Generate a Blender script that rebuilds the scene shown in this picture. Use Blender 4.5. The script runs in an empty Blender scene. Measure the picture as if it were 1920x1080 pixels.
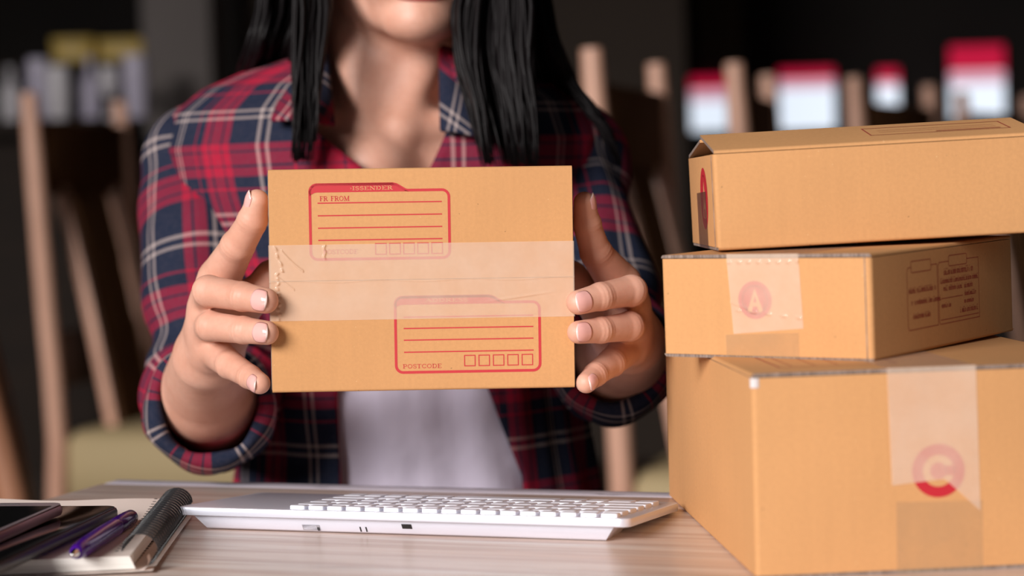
import bpy, bmesh, math, random
import numpy as np
from mathutils import Vector, Matrix, noise as mnoise

random.seed(7)
rng = np.random.default_rng(7)
R = math.radians
sc = bpy.context.scene
col = sc.collection

# ------------------------------------------------------------------ camera
EYE = Vector((0, 0, .9641)); FPX = 3733.333
_pi, _ro = R(2.8071), R(-1.69786)
FW = Vector((0, math.cos(_pi), -math.sin(_pi))); _u0 = Vector((0, math.sin(_pi), math.cos(_pi))); _r0 = Vector((1, 0, 0))
RT = _r0 * math.cos(_ro) + _u0 * math.sin(_ro)
UP = _u0 * math.cos(_ro) - _r0 * math.sin(_ro)
cam = bpy.data.cameras.new('camera'); cam_o = bpy.data.objects.new('camera', cam); col.objects.link(cam_o)
cam.sensor_width = 36; cam.lens = 36 * FPX / 1920; cam.clip_start = .05; cam.clip_end = 60
M = Matrix.Identity(4)
for i, v in enumerate((RT, UP, -FW)):
    for j in range(3): M[j][i] = v[j]
M.translation = EYE
cam_o.matrix_world = M
cam.dof.use_dof = True; cam.dof.focus_distance = 1.275; cam.dof.aperture_fstop = 4.2
sc.camera = cam_o
# ------------------------------------------------------------------ world, light, exposure
sc.view_settings.view_transform = 'Standard'; sc.view_settings.look = 'None'
sc.view_settings.gamma = 1; sc.view_settings.use_curve_mapping = False
sc.view_settings.exposure = 0.0
w = bpy.data.worlds.new('world'); sc.world = w; w.use_nodes = True
w.node_tree.nodes['Background'].inputs[0].default_value = (.92, .88, .96, 1)
w.node_tree.nodes['Background'].inputs[1].default_value = .09

def area(name, loc, target, sx, sy, power, color):
    l = bpy.data.lights.new(name, 'AREA'); l.shape = 'RECTANGLE'; l.size = sx; l.size_y = sy; l.energy = power; l.color = color
    o = bpy.data.objects.new(name, l); col.objects.link(o); o.location = loc
    o.rotation_euler = (Vector(target) - Vector(loc)).to_track_quat('-Z', 'Y').to_euler()
    return o
area('daylight_from_open_front', (-5.3, -6.2, 4.3), (0, 1.4, .85), 4.8, 3.6, 1500, (1, .955, .93))

def at(px, py, Y):                       # the point of a sight line at depth Y
    d = FW + RT * ((px - 960) / FPX) - UP * ((py - 540) / FPX)
    return EYE + d * (Y / d.y)
def onplane(px, py, z):
    d = FW + RT * ((px - 960) / FPX) - UP * ((py - 540) / FPX)
    return EYE + d * ((z - EYE.z) / d.z)

# ------------------------------------------------------------------ helpers
class MB:
    def __init__(s): s.v = []; s.f = []; s.m = []; s.uv = None
    def add(s, vs, fs, mi=0):
        b = len(s.v); s.v += [tuple(v) for v in vs]; s.f += [tuple(i + b for i in f) for f in fs]; s.m += [mi] * len(fs); return s
    def box(s, lo, hi, mi=0, T=None):
        x0, y0, z0 = lo; x1, y1, z1 = hi
        vs = [(x0,y0,z0),(x1,y0,z0),(x1,y1,z0),(x0,y1,z0),(x0,y0,z1),(x1,y0,z1),(x1,y1,z1),(x0,y1,z1)]
        if T: vs = [T @ Vector(v) for v in vs]
        return s.add(vs, [(0,3,2,1),(4,5,6,7),(0,1,5,4),(1,2,6,5),(2,3,7,6),(3,0,4,7)], mi)
    def prism(s, poly, f0, f1, mi=0, mcap=None):   # poly: list of 2-D points, f0/f1 map (a,b) -> 3-D on the two end planes
        n = len(poly)
        vs = [f0(*p) for p in poly] + [f1(*p) for p in poly]
        s.add(vs, [(i, (i+1) % n, n + (i+1) % n, n + i) for i in range(n)], mi)
        s.add(vs, [tuple(range(n))[::-1], tuple(range(n, 2*n))], mi if mcap is None else mcap); return s
    def grid(s, P, mi=0, closed=False):            # P[i][j] -> 3-D
        n, m = len(P), len(P[0])
        fs = []
        for i in range(n-1):
            for j in range(m if closed else m-1):
                j2 = (j+1) % m
                fs.append((i*m+j, i*m+j2, (i+1)*m+j2, (i+1)*m+j))
        return s.add([p for r in P for p in r], fs, mi)
    def tube(s, pts, rads, n=10, mi=0, caps=True, up=None):
        pts = [Vector(p) for p in pts]
        if not hasattr(rads, '__len__'): rads = [rads] * len(pts)
        rings = []; nv = None
        for i, p in enumerate(pts):
            t = (pts[min(i+1, len(pts)-1)] - pts[max(i-1, 0)]).normalized()
            if nv is None:
                nv = t.orthogonal().normalized() if up is None else (Vector(up) - t * t.dot(Vector(up))).normalized()
            else: nv = (nv - t * nv.dot(t)).normalized()
            b = t.cross(nv)
            rings.append([p + rads[i] * (math.cos(2*math.pi*k/n) * nv + math.sin(2*math.pi*k/n) * b) for k in range(n)])
        b0 = len(s.v); s.grid(rings, mi, True)
        if caps:
            s.f += [tuple(b0 + k for k in range(n))[::-1], tuple(b0 + (len(pts)-1)*n + k for k in range(n))]; s.m += [mi, mi]
        return s
    def lathe(s, prof, n=24, mi=0, c=(0,0,0)):
        rings = [[(c[0] + r*math.cos(2*math.pi*k/n), c[1] + r*math.sin(2*math.pi*k/n), c[2] + z) for k in range(n)] for r, z in prof]
        b0 = len(s.v); s.grid(rings, mi, True)
        s.f += [tuple(b0 + k for k in range(n))[::-1], tuple(b0 + (len(prof)-1)*n + k for k in range(n))]; s.m += [mi, mi]
        return s
    def build(s, name, mats, parent=None, smooth=False, bevel=0, uv=None, fixn=True, sharp=None):
        me = bpy.data.meshes.new(name); me.from_pydata(s.v, [], s.f)
        if not isinstance(mats, (list, tuple)): mats = [mats]
        for m in mats: me.materials.append(m)
        me.polygons.foreach_set('material_index', s.m)
        if uv is not None:
            l = me.uv_layers.new(name='UVMap')
            li = np.empty(len(me.loops), np.int32); me.loops.foreach_get('vertex_index', li)
            l.data.foreach_set('uv', np.asarray(uv, np.float32)[li].ravel())
        if fixn or bevel:
            bm = bmesh.new(); bm.from_mesh(me)
            if fixn: bmesh.ops.recalc_face_normals(bm, faces=bm.faces)
            if bevel:
                es = [e for e in bm.edges if len(e.link_faces) == 2 and e.calc_face_angle(0) > .6]
                bmesh.ops.bevel(bm, geom=es, offset=bevel, segments=2, profile=.5, affect='EDGES', clamp_overlap=True)
            bm.to_mesh(me); bm.free()
        if smooth or bevel:
            me.polygons.foreach_set('use_smooth', [True] * len(me.polygons))
            if sharp or bevel: me.set_sharp_from_angle(angle=R(sharp or 40))
        o = bpy.data.objects.new(name, me); col.objects.link(o)
        if parent: o.parent = parent
        return o

def thing(name, label, cat, loc=(0,0,0), rot=(0,0,0), group=None):
    o = bpy.data.objects.new(name, None); col.objects.link(o); o.location = loc; o.rotation_euler = rot
    o.empty_display_size = .05; o['label'] = label; o['category'] = cat
    if group: o['group'] = group
    return o
def tag(o, label, cat, group=None):
    o['label'] = label; o['category'] = cat
    if group: o['group'] = group
    return o
def struct(o): o['kind'] = 'structure'; return o
def kids(o): return [c for c in bpy.data.objects if c.parent == o]
def copy_tree(o, parent=None):
    c = o.copy(); col.objects.link(c); c.parent = parent
    for k in kids(o): copy_tree(k, c)
    return c
def rrect(x0, y0, x1, y1, r, n=5):
    pts = []
    for cx, cy, a0 in ((x1-r, y1-r, 0), (x0+r, y1-r, 90), (x0+r, y0+r, 180), (x1-r, y0+r, 270)):
        for k in range(n+1):
            a = R(a0 + 90*k/n); pts.append((cx + r*math.cos(a), cy + r*math.sin(a)))
    return pts
def spline(pts, n):                      # Catmull-Rom through points (tuples of any length)
    P = [np.array(p, float) for p in pts]; P = [2*P[0]-P[1]] + P + [2*P[-1]-P[-2]]
    out = []; m = len(P) - 3
    for k in range(n):
        t = k/(n-1)*m; i = min(int(t), m-1); t -= i
        a, b, c, d = P[i:i+4]
        out.append(.5*((2*b) + (c-a)*t + (2*a-5*b+4*c-d)*t*t + (3*b-a-3*c+d)*t**3))
    return out

# ------------------------------------------------------------------ materials
def mat(name, color=(.5,.5,.5), rough=.6, metal=0, **kw):
    m = bpy.data.materials.new(name); m.use_nodes = True
    b = m.node_tree.nodes['Principled BSDF']
    b.inputs['Base Color'].default_value = (*color, 1); b.inputs['Roughness'].default_value = rough; b.inputs['Metallic'].default_value = metal
    for k, v in kw.items(): b.inputs[k.replace('_', ' ')].default_value = v
    return m
class NT:
    def __init__(s, m): s.t = m.node_tree; s.b = s.t.nodes['Principled BSDF']
    def n(s, typ, **kw):
        o = s.t.nodes.new(typ)
        for k, v in kw.items():
            if k.startswith('i_'): o.inputs[k[2:].replace('_', ' ')].default_value = v
            else: setattr(o, k, v)
        return o
    def l(s, a, b): s.t.links.new(a, b)
    def coords(s, kind='Object', scale=(1,1,1)):
        t = s.n('ShaderNodeTexCoord'); mp = s.n('ShaderNodeMapping'); mp.inputs['Scale'].default_value = scale
        s.l(t.outputs[kind], mp.inputs[0]); return mp.outputs[0]
    def noise(s, vec, scale, detail=3, rough=.5):
        o = s.n('ShaderNodeTexNoise'); o.inputs['Scale'].default_value = scale; o.inputs['Detail'].default_value = detail; o.inputs['Roughness'].default_value = rough
        s.l(vec, o.inputs['Vector']); return o.outputs['Fac']
    def ramp(s, fac, stops, interp='LINEAR'):
        r = s.n('ShaderNodeValToRGB'); r.color_ramp.interpolation = interp; e = r.color_ramp.elements
        while len(e) < len(stops): e.new(.5)
        for k, (p, c) in enumerate(stops):
            e[k].position = p; e[k].color = (*c, 1) if hasattr(c, '__len__') else (c, c, c, 1)
        s.l(fac, r.inputs[0]); return r.outputs[0]
    def mix(s, fac, a, b, typ='MIX'):
        o = s.n('ShaderNodeMix', data_type='RGBA', blend_type=typ)
        for sock, v in ((o.inputs[0], fac), (o.inputs[6], a), (o.inputs[7], b)):
            if hasattr(v, 'is_output'): s.l(v, sock)
            elif hasattr(v, '__len__'): sock.default_value = (*v, 1)
            else: sock.default_value = v
        return o.outputs[2]
    def bump(s, h, strength, dist=.001):
        o = s.n('ShaderNodeBump'); o.inputs['Strength'].default_value = strength; o.inputs['Distance'].default_value = dist
        s.l(h, o.inputs['Height']); s.l(o.outputs[0], s.b.inputs['Normal'])

def cardboard(name, base):
    m = mat(name, base, .78); t = NT(m); t.b.inputs['Specular IOR Level'].default_value = .25
    c = t.coords('Object', (1,1,1))
    big = t.noise(c, 9, 2)
    fib = t.noise(c, 420, 3, .65)
    cor = t.noise(t.coords('Object', (260, 260, 14)), 1, 2)
    sp = t.noise(c, 700, 1)
    k = t.mix(t.ramp(big, [(.3, 0), (.7, 1)]), [x*.93 for x in base], [x*1.05 for x in base])
    k = t.mix(t.ramp(fib, [(.3, .0), (.75, .45)]), k, [x*.80 for x in base])
    k = t.mix(t.ramp(cor, [(.35, 0), (.7, .10)]), k, [min(1, x*1.2) for x in base])
    k = t.mix(t.ramp(sp, [(.76, 0), (.80, .55)]), k, (.85, .62, .36))
    k = t.mix(t.ramp(t.noise(c, 330, 1), [(.785, 0), (.80, .5)]), k, (.16, .09, .04))
    t.l(k, t.b.inputs['Base Color']); t.bump(fib, .12, .0006)
    return m
CB = (.63, .325, .136)
M_card = cardboard('cardboard', CB)
M_edge = mat('cardboard_raw_edge', (.30, .235, .20), .9)
_t = NT(M_edge); _t.l(_t.ramp(_t.noise(_t.coords('Object', (900, 900, 120)), 1, 2), [(.35, (.16, .115, .095)), (.7, (.34, .26, .22))]), _t.b.inputs['Base Color'])
M_inner = mat('cardboard_inner_liner', (.33, .22, .15), .85)
M_red = mat('red_print', (.54, .030, .040), .7)
M_redC = mat('red_print_strong', (.50, .012, .025), .65)
M_reddk = mat('dull_red_print', (.34, .045, .03), .75)
M_knock = mat('unprinted_letter', (.66, .36, .15), .75)
def tape_mat(name, colr, fac, rough, bscale=60, bstr=.25):
    m = mat(name, colr, rough); t = NT(m)
    tr = t.n('ShaderNodeBsdfTransparent'); mx = t.n('ShaderNodeMixShader'); out = t.t.nodes['Material Output']
    c = t.coords('Object')
    f = t.noise(c, 45, 3)
    rp = t.ramp(f, [(.25, fac-.07), (.75, fac+.07)])
    t.l(rp, mx.inputs[0]); t.l(tr.outputs[0], mx.inputs[1]); t.l(t.b.outputs[0], mx.inputs[2]); t.l(mx.outputs[0], out.inputs[0])
    t.bump(t.noise(c, bscale, 4), bstr, .0015)
    return m
M_tape = tape_mat('milky_packing_tape', (.93, .73, .58), .41, .07)
M_tape2 = tape_mat('clear_packing_tape', (.50, .36, .22), .22, .3)
M_tape3 = tape_mat('brown_packing_tape', (.13, .065, .045), .62, .25)

def wood(name, base, dark, scale=(2, 26, 26), rough=.5, streak=.5, coord='Object'):
    m = mat(name, base, rough); t = NT(m)
    c = t.coords(coord, scale)
    n1 = t.noise(c, 1.6, 6, .62); n2 = t.noise(c, 9, 3, .6)
    k = t.mix(t.ramp(n1, [(.34, 0), (.68, 1)]), dark, base)
    k = t.mix(t.ramp(n2, [(.35, streak), (.65, 0)]), k, [x*.72 for x in dark])
    t.l(k, t.b.inputs['Base Color']); t.bump(n2, .1, .0008)
    return m
M_chair = wood('warm_brown_wood', (.80, .47, .34), (.66, .36, .25), (14, 14, 2), .35, .35)
M_chair_dk = wood('dark_brown_wood', (.19, .085, .034), (.12, .052, .02), (14, 14, 2), .75, .3); NT(M_chair_dk).b.inputs['Specular IOR Level'].default_value = .15
M_chair_md = wood('mauve_brown_wood', (.13, .085, .070), (.10, .062, .05), (14, 14, 2), .6, .3)
M_cush = mat('olive_beige_upholstery', (.42, .32, .17), .75)

# ------------------------------------------------------------------ the room
def plane_box(name, lo, hi, m): return struct(MB().box(lo, hi).build(name, m))
def plaster(name, a, b, sc_=1.5):
    m = mat(name, a, .85); t = NT(m); c = t.coords('Object'); n = t.noise(c, sc_, 4)
    t.l(t.mix(t.ramp(n, [(.3, 0), (.7, 1)]), a, b), t.b.inputs['Base Color']); t.bump(t.noise(c, 60, 3), .1, .002); return m
M_floor = wood('dark_floor_boards', (.06, .035, .022), (.035, .02, .013), (3, 20, 20), .45)
M_wall_dk = plaster('dark_wall_paint', (.016, .012, .011), (.024, .018, .015))
M_wall_br = plaster('brown_wall_paint', (.046, .031, .022), (.054, .037, .027))
M_col = plaster('grey_render', (.20, .175, .165), (.23, .20, .19))
M_ceil = plaster('dark_ceiling', (.03, .026, .024), (.045, .04, .036))
plane_box('floor', (-4.5, -2.6, -.1), (4.5, 9.2, 0), M_floor)
plane_box('ceiling', (-4.5, -.5, 3.0), (4.5, 9.2, 3.1), M_ceil)
plane_box('wall_back', (-4.5, 9.0, 0), (4.5, 9.2, 3.0), M_wall_dk)
plane_box('wall_left', (-4.7, -2.6, 0), (-4.5, 9.2, 3.0), M_wall_br)
plane_box('wall_right', (4.5, -2.6, 0), (4.7, 9.2, 3.0), M_wall_br)
plane_box('wall_partition', (-.93, 7.0, 0), (.63, 7.15, 3.0), M_wall_br)
# grey pillar on the left of the partition, tan pillar at its right end
def pillar(name, x0, x1, y0, y1, m): return struct(MB().box((x0, y0, 0), (x1, y1, 3.0)).build(name, m, bevel=.02))
pillar('column_grey', -1.20, -.965, 6.6, 6.9, M_col)
M_tan = mat('tan_render', (.2, .12, .07), .85); _t = NT(M_tan)
_z = _t.n('ShaderNodeSeparateXYZ'); _t.l(_t.coords('Object'), _z.inputs[0])
_t.l(_t.ramp(_z.outputs[2], [(0, (.06, .065, .06)), (.50, (.075, .085, .08)), (.52, (.13, .095, .06)), (.7, (.10, .065, .04))]), _t.b.inputs['Base Color'])
_mp = [n for n in _t.t.nodes if n.type == 'MAPPING'][0]; _mp.inputs['Scale'].default_value = (1, 1, 1/3)
pillar('column_tan', at(1304, 100, 8.96).x, at(1392, 100, 8.96).x, 8.94, 9.0, M_tan)

# ------------------------------------------------------------------ table
TZ = .75
TYAW = math.atan2(1.3866 - 1.5335, .1041 + .3103)
M_table = mat('pale_oak_table_top', (.62, .45, .33), .30); _t = NT(M_table)
_c = _t.coords('Object', (1.2, 16, 16)); _n1 = _t.noise(_c, 2.2, 5, .6); _n2 = _t.noise(_t.coords('Object', (2.5, 60, 60)), 2.0, 4, .65)
_k = _t.mix(_t.ramp(_n1, [(.36, 0), (.62, 1)]), (.84, .66, .56), (.95, .87, .81))
_k = _t.mix(_t.ramp(_n2, [(.33, .65), (.52, 0)]), _k, (.52, .33, .26))
_k = _t.mix(_t.ramp(_t.noise(_t.coords('Object', (.7, 9, 9)), 2.6, 5, .7), [(.60, 0), (.66, .45)]), _k, (.42, .27, .20))
_wv = _t.n('ShaderNodeTexWave', wave_type='BANDS', bands_direction='Y'); _t.l(_t.coords('Object', (.16, 1, 1)), _wv.inputs['Vector'])
_wv.inputs['Scale'].default_value = 9.5; _wv.inputs['Distortion'].default_value = 3.5; _wv.inputs['Detail'].default_value = 3; _wv.inputs['Detail Scale'].default_value = 1.3
_k = _t.mix(_t.ramp(_wv.outputs['Fac'], [(.0, .42), (.12, .18), (.36, 0)]), _k, (.50, .30, .22))
_t.l(_k, _t.b.inputs['Base Color']); _t.bump(_n2, .12, .0007)
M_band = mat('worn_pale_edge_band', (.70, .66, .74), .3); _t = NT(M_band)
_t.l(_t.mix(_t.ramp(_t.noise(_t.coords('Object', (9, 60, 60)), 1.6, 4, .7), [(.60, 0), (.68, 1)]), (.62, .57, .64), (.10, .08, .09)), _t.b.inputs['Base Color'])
M_tleg = mat('dark_metal_table_frame', (.03, .03, .032), .4, .8)
table = thing('wooden_table', 'pale wood-grained table in front of the seated woman, carrying the cartons and the keyboard', 'table', (-.3103, 1.5335, 0), (0, 0, TYAW))
TL, TD = 1.35, .80
MB().box((0, -TD, TZ-.028), (TL, -.024, TZ)).build('tabletop', M_table, table, bevel=.002)
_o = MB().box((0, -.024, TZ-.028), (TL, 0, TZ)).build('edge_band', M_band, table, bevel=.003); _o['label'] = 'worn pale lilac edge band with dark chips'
MB().box((.052, -TD+.08, TZ-.075), (TL-.065, -.08, TZ-.028)).build('apron', M_tleg, table, bevel=.002)
for x in (.006, TL-.06):
    for y in (-TD+.03, -.075):
        MB().box((x, y, 0), (x+.045, y+.045, TZ-.028)).build('leg', M_tleg, table, bevel=.003)

# ------------------------------------------------------------------ print strokes and serif letters
class Print:
    """flat ink on one face: collects polygons in (u, v) millimetres, put() lifts them onto the face"""
    def __init__(s): s.p = []
    def poly(s, pts): s.p.append(list(pts)); return s
    def line(s, pts, w, closed=False):
        P = [np.array(p, float) for p in pts]; n = len(P)
        L = []; Rr = []
        for i in range(n):
            a = P[i-1] if (i or closed) else None; b = P[(i+1) % n] if (i < n-1 or closed) else None
            d1 = (P[i]-a) if a is not None else (b-P[i]); d2 = (b-P[i]) if b is not None else (P[i]-a)
            d1 = d1/(np.linalg.norm(d1)+1e-9); d2 = d2/(np.linalg.norm(d2)+1e-9)
            t = d1+d2; t = t/(np.linalg.norm(t)+1e-9); nn = np.array([-t[1], t[0]]); k = w/2/max(.45, abs(nn @ np.array([-d1[1], d1[0]])))
            L.append(P[i]+nn*k); Rr.append(P[i]-nn*k)
        for i in range(n if closed else n-1):
            j = (i+1) % n; s.p.append([L[i], Rr[i], Rr[j], L[j]])
        return s
    def mesh(s, name, m, parent, f, label=None):
        mb = MB()
        for p in s.p: mb.add([f(*q) for q in p], [tuple(range(len(p)))])
        o = mb.build(name, m, parent, fixn=False)
        if label: o['label'] = label
        return o
def arc(cx, cy, rx, ry, a0, a1, n=14): return [(cx+rx*math.cos(R(a0+(a1-a0)*k/n)), cy+ry*math.sin(R(a0+(a1-a0)*k/n))) for k in range(n+1)]
# letters on a unit em of height 1: (advance, [(points, weight)])  B = thick stem, H = hairline
Bw, Hw = .19, .095
def _ser(x, y, w=.17): return ([(x-w, y), (x+w, y)], Hw)
def _stem(x): return [([(x, 0), (x, 1)], Bw), _ser(x, .037), _ser(x, .963)]
GL = {
 'I': (.44, _stem(.22)),
 'E': (.78, _stem(.2) + [([(.2, .963), (.68, .963)], Hw), ([(.2, .037), (.72, .037)], Hw), ([(.2, .5), (.5, .5)], Hw), ([(.68, 1), (.68, .76)], .06), ([(.70, 0), (.70, .25)], .06), ([(.5, .38), (.5, .62)], .05)]),
 'F': (.72, _stem(.2) + [([(.2, .963), (.66, .963)], Hw), ([(.2, .5), (.5, .5)], Hw), ([(.66, 1), (.66, .74)], .06), ([(.5, .38), (.5, .62)], .05)]),
 'N': (.94, [([(.18, 0), (.18, 1)], .08), ([(.16, .98), (.76, .02)], Bw), ([(.76, 0), (.76, 1)], .08), _ser(.18, .037), _ser(.76, .963), _ser(.14, .963, .1)]),
 'D': (.88, _stem(.2) + [([(.2, .963), (.42, .963)], Hw), ([(.2, .037), (.42, .037)], Hw), (arc(.40, .5, .34, .44, 90, -90), .14)]),
 'R': (.86, _stem(.2) + [([(.2, .963), (.42, .963)], Hw), ([(.2, .50), (.42, .50)], Hw), (arc(.42, .73, .22, .22, 90, -90, 10), .14), ([(.42, .5), (.72, .03)], Bw), ([(.64, .037), (.86, .037)], Hw)]),
 'P': (.76, _stem(.2) + [([(.2, .963), (.42, .963)], Hw), ([(.2, .46), (.42, .46)], Hw), (arc(.42, .71, .23, .24, 90, -90, 10), .14)]),
 'O': (.90, [(arc(.45, .5, .34, .45, 0, 360, 24), .13)]),
 'C': (.84, [(arc(.46, .5, .34, .45, 40, 320, 20), .13), ([(.74, .62), (.74, .96)], .06), ([(.72, .08), (.72, .3)], .05)]),
 'S': (.66, [(arc(.33, .73, .22, .22, 40, 270, 12) + arc(.33, .27, .24, .24, 90, -140, 12), .12), ([(.54, .68), (.54, .98)], .05), ([(.1, .02), (.1, .32)], .05)]),
 'M': (1.1, [([(.18, 0), (.18, 1)], .07), ([(.16, .98), (.54, .04)], Bw), ([(.54, .04), (.9, .98)], .07), ([(.9, 0), (.9, 1)], Bw), _ser(.18, .037, .13), _ser(.9, .037), _ser(.12, .963, .1), _ser(.94, .963, .12)]),
 'T': (.80, [([(.4, 0), (.4, 1)], Bw), _ser(.4, .037), ([(.06, .963), (.74, .963)], Hw), ([(.06, 1), (.06, .72)], .06), ([(.74, 1), (.74, .72)], .06)]),
 'K': (.90, _stem(.2) + [([(.26, .42), (.70, .96)], .08), ([(.38, .56), (.74, .03)], Bw), _ser(.72, .963, .13), _ser(.76, .037, .14)]),
 'A': (.90, [([(.16, .02), (.44, .98)], .08), ([(.44, .98), (.76, .02)], Bw), ([(.26, .36), (.62, .36)], Hw), _ser(.14, .037, .13), _ser(.78, .037, .16)]),
 '>': (.3, [([(.05, .25), (.2, .45), (.05, .65)], .07)]),
 ' ': (.5, []),
}
def text(P, s, x0, y0, x1, h, slope=0.):
    adv = sum(GL[c][0] for c in s); k = (x1-x0)/adv; x = x0
    for c in s:
        a, st = GL[c]
        for pts, wd in st: P.line([(x+p[0]*k, y0+p[1]*h+slope*(x+p[0]*k-x0)) for p in pts], wd*min(h, k*1.1))
        x += a*k

# ------------------------------------------------------------------ cartons
def carton(name, label, loc, rot, A, L, H, F, lift=(0, 0), base=M_card):
    """A across the flaps, L along the seam, H high; F maps (a, l, h) into the carton's own frame"""
    root = thing(name, label, 'box', loc, rot, None)
    t = .003; r = .0028; tf = .0019
    f = lambda a, l, h: F(a, l, h)
    # wall sleeve with rounded folds
    mb = MB(); ou = rrect(0, 0, A, L, r, 4); inn = rrect(t, t, A-t, L-t, .001, 4); n = len(ou); h0, h1 = tf, H-tf-.0004
    vs = [f(*p, h0) for p in ou] + [f(*p, h1) for p in ou] + [f(*p, h1) for p in inn] + [f(*p, h0) for p in inn]
    fs = []; ms = []
    for i in range(n):
        j = (i+1) % n
        mb.add([vs[i], vs[j], vs[n+j], vs[n+i]], [(0,1,2,3)], 0)
        mb.add([vs[n+i], vs[n+j], vs[2*n+j], vs[2*n+i]], [(0,1,2,3)], 1)
        mb.add([vs[2*n+i], vs[2*n+j], vs[3*n+j], vs[3*n+i]], [(0,1,2,3)], 2)
        mb.add([vs[3*n+i], vs[3*n+j], vs[j], vs[i]], [(0,1,2,3)], 1)
    o = mb.build('wall_sleeve', [base, M_edge, M_inner], root, fixn=False)
    bm = bmesh.new(); bm.from_mesh(o.data); bmesh.ops.remove_doubles(bm, verts=bm.verts, dist=1e-6); bmesh.ops.recalc_face_normals(bm, faces=bm.faces); bm.to_mesh(o.data); bm.free()
    o.data.polygons.foreach_set('use_smooth', [True]*len(o.data.polygons)); o.data.set_sharp_from_angle(angle=R(50))
    for top in (1, 0):
        for side in (0, 1):
            prof = [(tf*(1-math.cos(R(90*k/5))), -tf + tf*math.sin(R(90*k/5))) for k in range(6)] + [(A/2-.00012, 0), (A/2-.00012, -tf), (tf, -tf)]
            ang = lift[side] if top else 0
            pr = []
            for k, (a, h) in enumerate(prof):
                if ang:
                    ca, sa = math.cos(ang), math.sin(ang); da, dh = a, h+tf
                    a, h = da*ca-dh*sa, da*sa+dh*ca-tf
                pr.append((A-a if side else a, H+h if top else -h))
            mb = MB().prism(pr, lambda a, h: f(a, .0006, h), lambda a, h: f(a, L-.0006, h), 0, 1)
            o = mb.build('top_flap' if top else 'bottom_flap', [base, M_edge], root, smooth=True, sharp=35)
    # inner dust flaps close the ends under the top flaps
    for e in (0, 1):
        l0 = t if e == 0 else L-t
        mb = MB().prism([(t*1.5, H-t*2.2), (A-t*1.5, H-t*2.2), (A-t*1.5, H-t*1.2), (t*1.5, H-t*1.2)], lambda a, h: f(a, l0, h), lambda a, h: f(a, l0+(.04 if e == 0 else -.04), h))
        mb.build('dust_flap', M_inner, root)
    return root
def strip(name, m, root, f, poly_uv, nu=1, nv=1, wrinkle=None, label=None, lift=.00030):
    """a tape piece: quad (4 corners u,v) meshed nu x nv on a face map f(u, v, lift)"""
    (a, b, c, d) = [np.array(p, float) for p in poly_uv]
    P = []
    for i in range(nu+1):
        s = i/nu; row = []
        for j in range(nv+1):
            q = j/nv; p = (a*(1-s)+b*s)*(1-q) + (d*(1-s)+c*s)*q
            row.append(f(p[0], p[1], lift + (wrinkle(p[0], p[1]) if wrinkle else 0)))
        P.append(row)
    o = MB().grid(P).build(name, m, root, smooth=True, fixn=False)
    if label: o['label'] = label
    return o
mm = .001
# --- big carton C at the bottom of the stack
CL = (.1274, 1.0673, .7500)
boxC = carton('shipping_carton', 'largest brown cardboard carton at the bottom of the stack, marked C', CL, (0, 0, R(4.46)), .20, .30, .1116, lambda a, l, h: (a, l, h))
fC = lambda u, v, z=.0001: (u*mm, -z, v*mm)
fCt = lambda u, v, z=.0001: (u*mm, v*mm, .1116+z)
Pm = Print(); cx, cy, ro = 101.5, 55.2, 14.6
ring = arc(cx, cy, (ro+8.7)/2, (ro+8.7)/2, 0, 360, 48)
Pm.line(ring[:-1], ro-8.7, True); Pm.poly(arc(cx, cy, 4.6, 4.6, 0, 360, 28)[:-1]); 
Pm.poly([(cx+4, cy-2.6), (cx+9.2, cy-2.6), (cx+9.2, cy+2.6), (cx+4, cy+2.6)])
Pm.mesh('printed_mark', M_redC, boxC, lambda u, v: fC(u, v), 'round red C mark half covered by tape')
# front tape with slanted torn end
mb = MB(); _top = 112.1
rows = []
for i in range(25):
    s = i/24; x_t = 74+s*49.2; x_b = 75.6+s*48.8
    yb = 48.2+min(s, .60)*4 if s < .60 else 50.6-(s-.60)/.40*18.2
    rows.append([fC(x_t+(x_b-x_t)*q, _top+(yb-_top)*q, .0004+.00018*math.sin(s*7+q*3)) for q in [k/20 for k in range(21)]])
o = mb.grid(rows).build('packing_tape', M_tape, boxC, smooth=True, fixn=False); o['label'] = 'milky tape over the front edge with a slanted torn end'
strip('packing_tape', M_tape, boxC, fCt, [(74, 0), (74, 300), (123.2, 300), (123.2, 0)], 20, 8)
strip('packing_tape', M_tape2, boxC, fC, [(77.5, 0), (77.8, 39), (125.7, 38), (125.4, 0)], 6, 6, None, 'faint clear tape low on the front', .0002)
Pm = Print(); Pm.line([(22, 30), (22, 105), (88, 105), (88, 30)], 1.2, True)
for k in range(3): Pm.line([(30+k*13, 36), (30+k*13, 100)], .7)
Pm.mesh('printed_form', M_reddk, boxC, lambda u, v: fCt(u, v))
MB().prism(rrect(-.0004, -.0004, .0045, .0045, .0015, 3), lambda a, b: (a, b, .1040), lambda a, b: (a, b, .1092)).build('crushed_corner', mat('bruised_white_board', (.72, .66, .66), .8), boxC, smooth=True)

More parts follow.
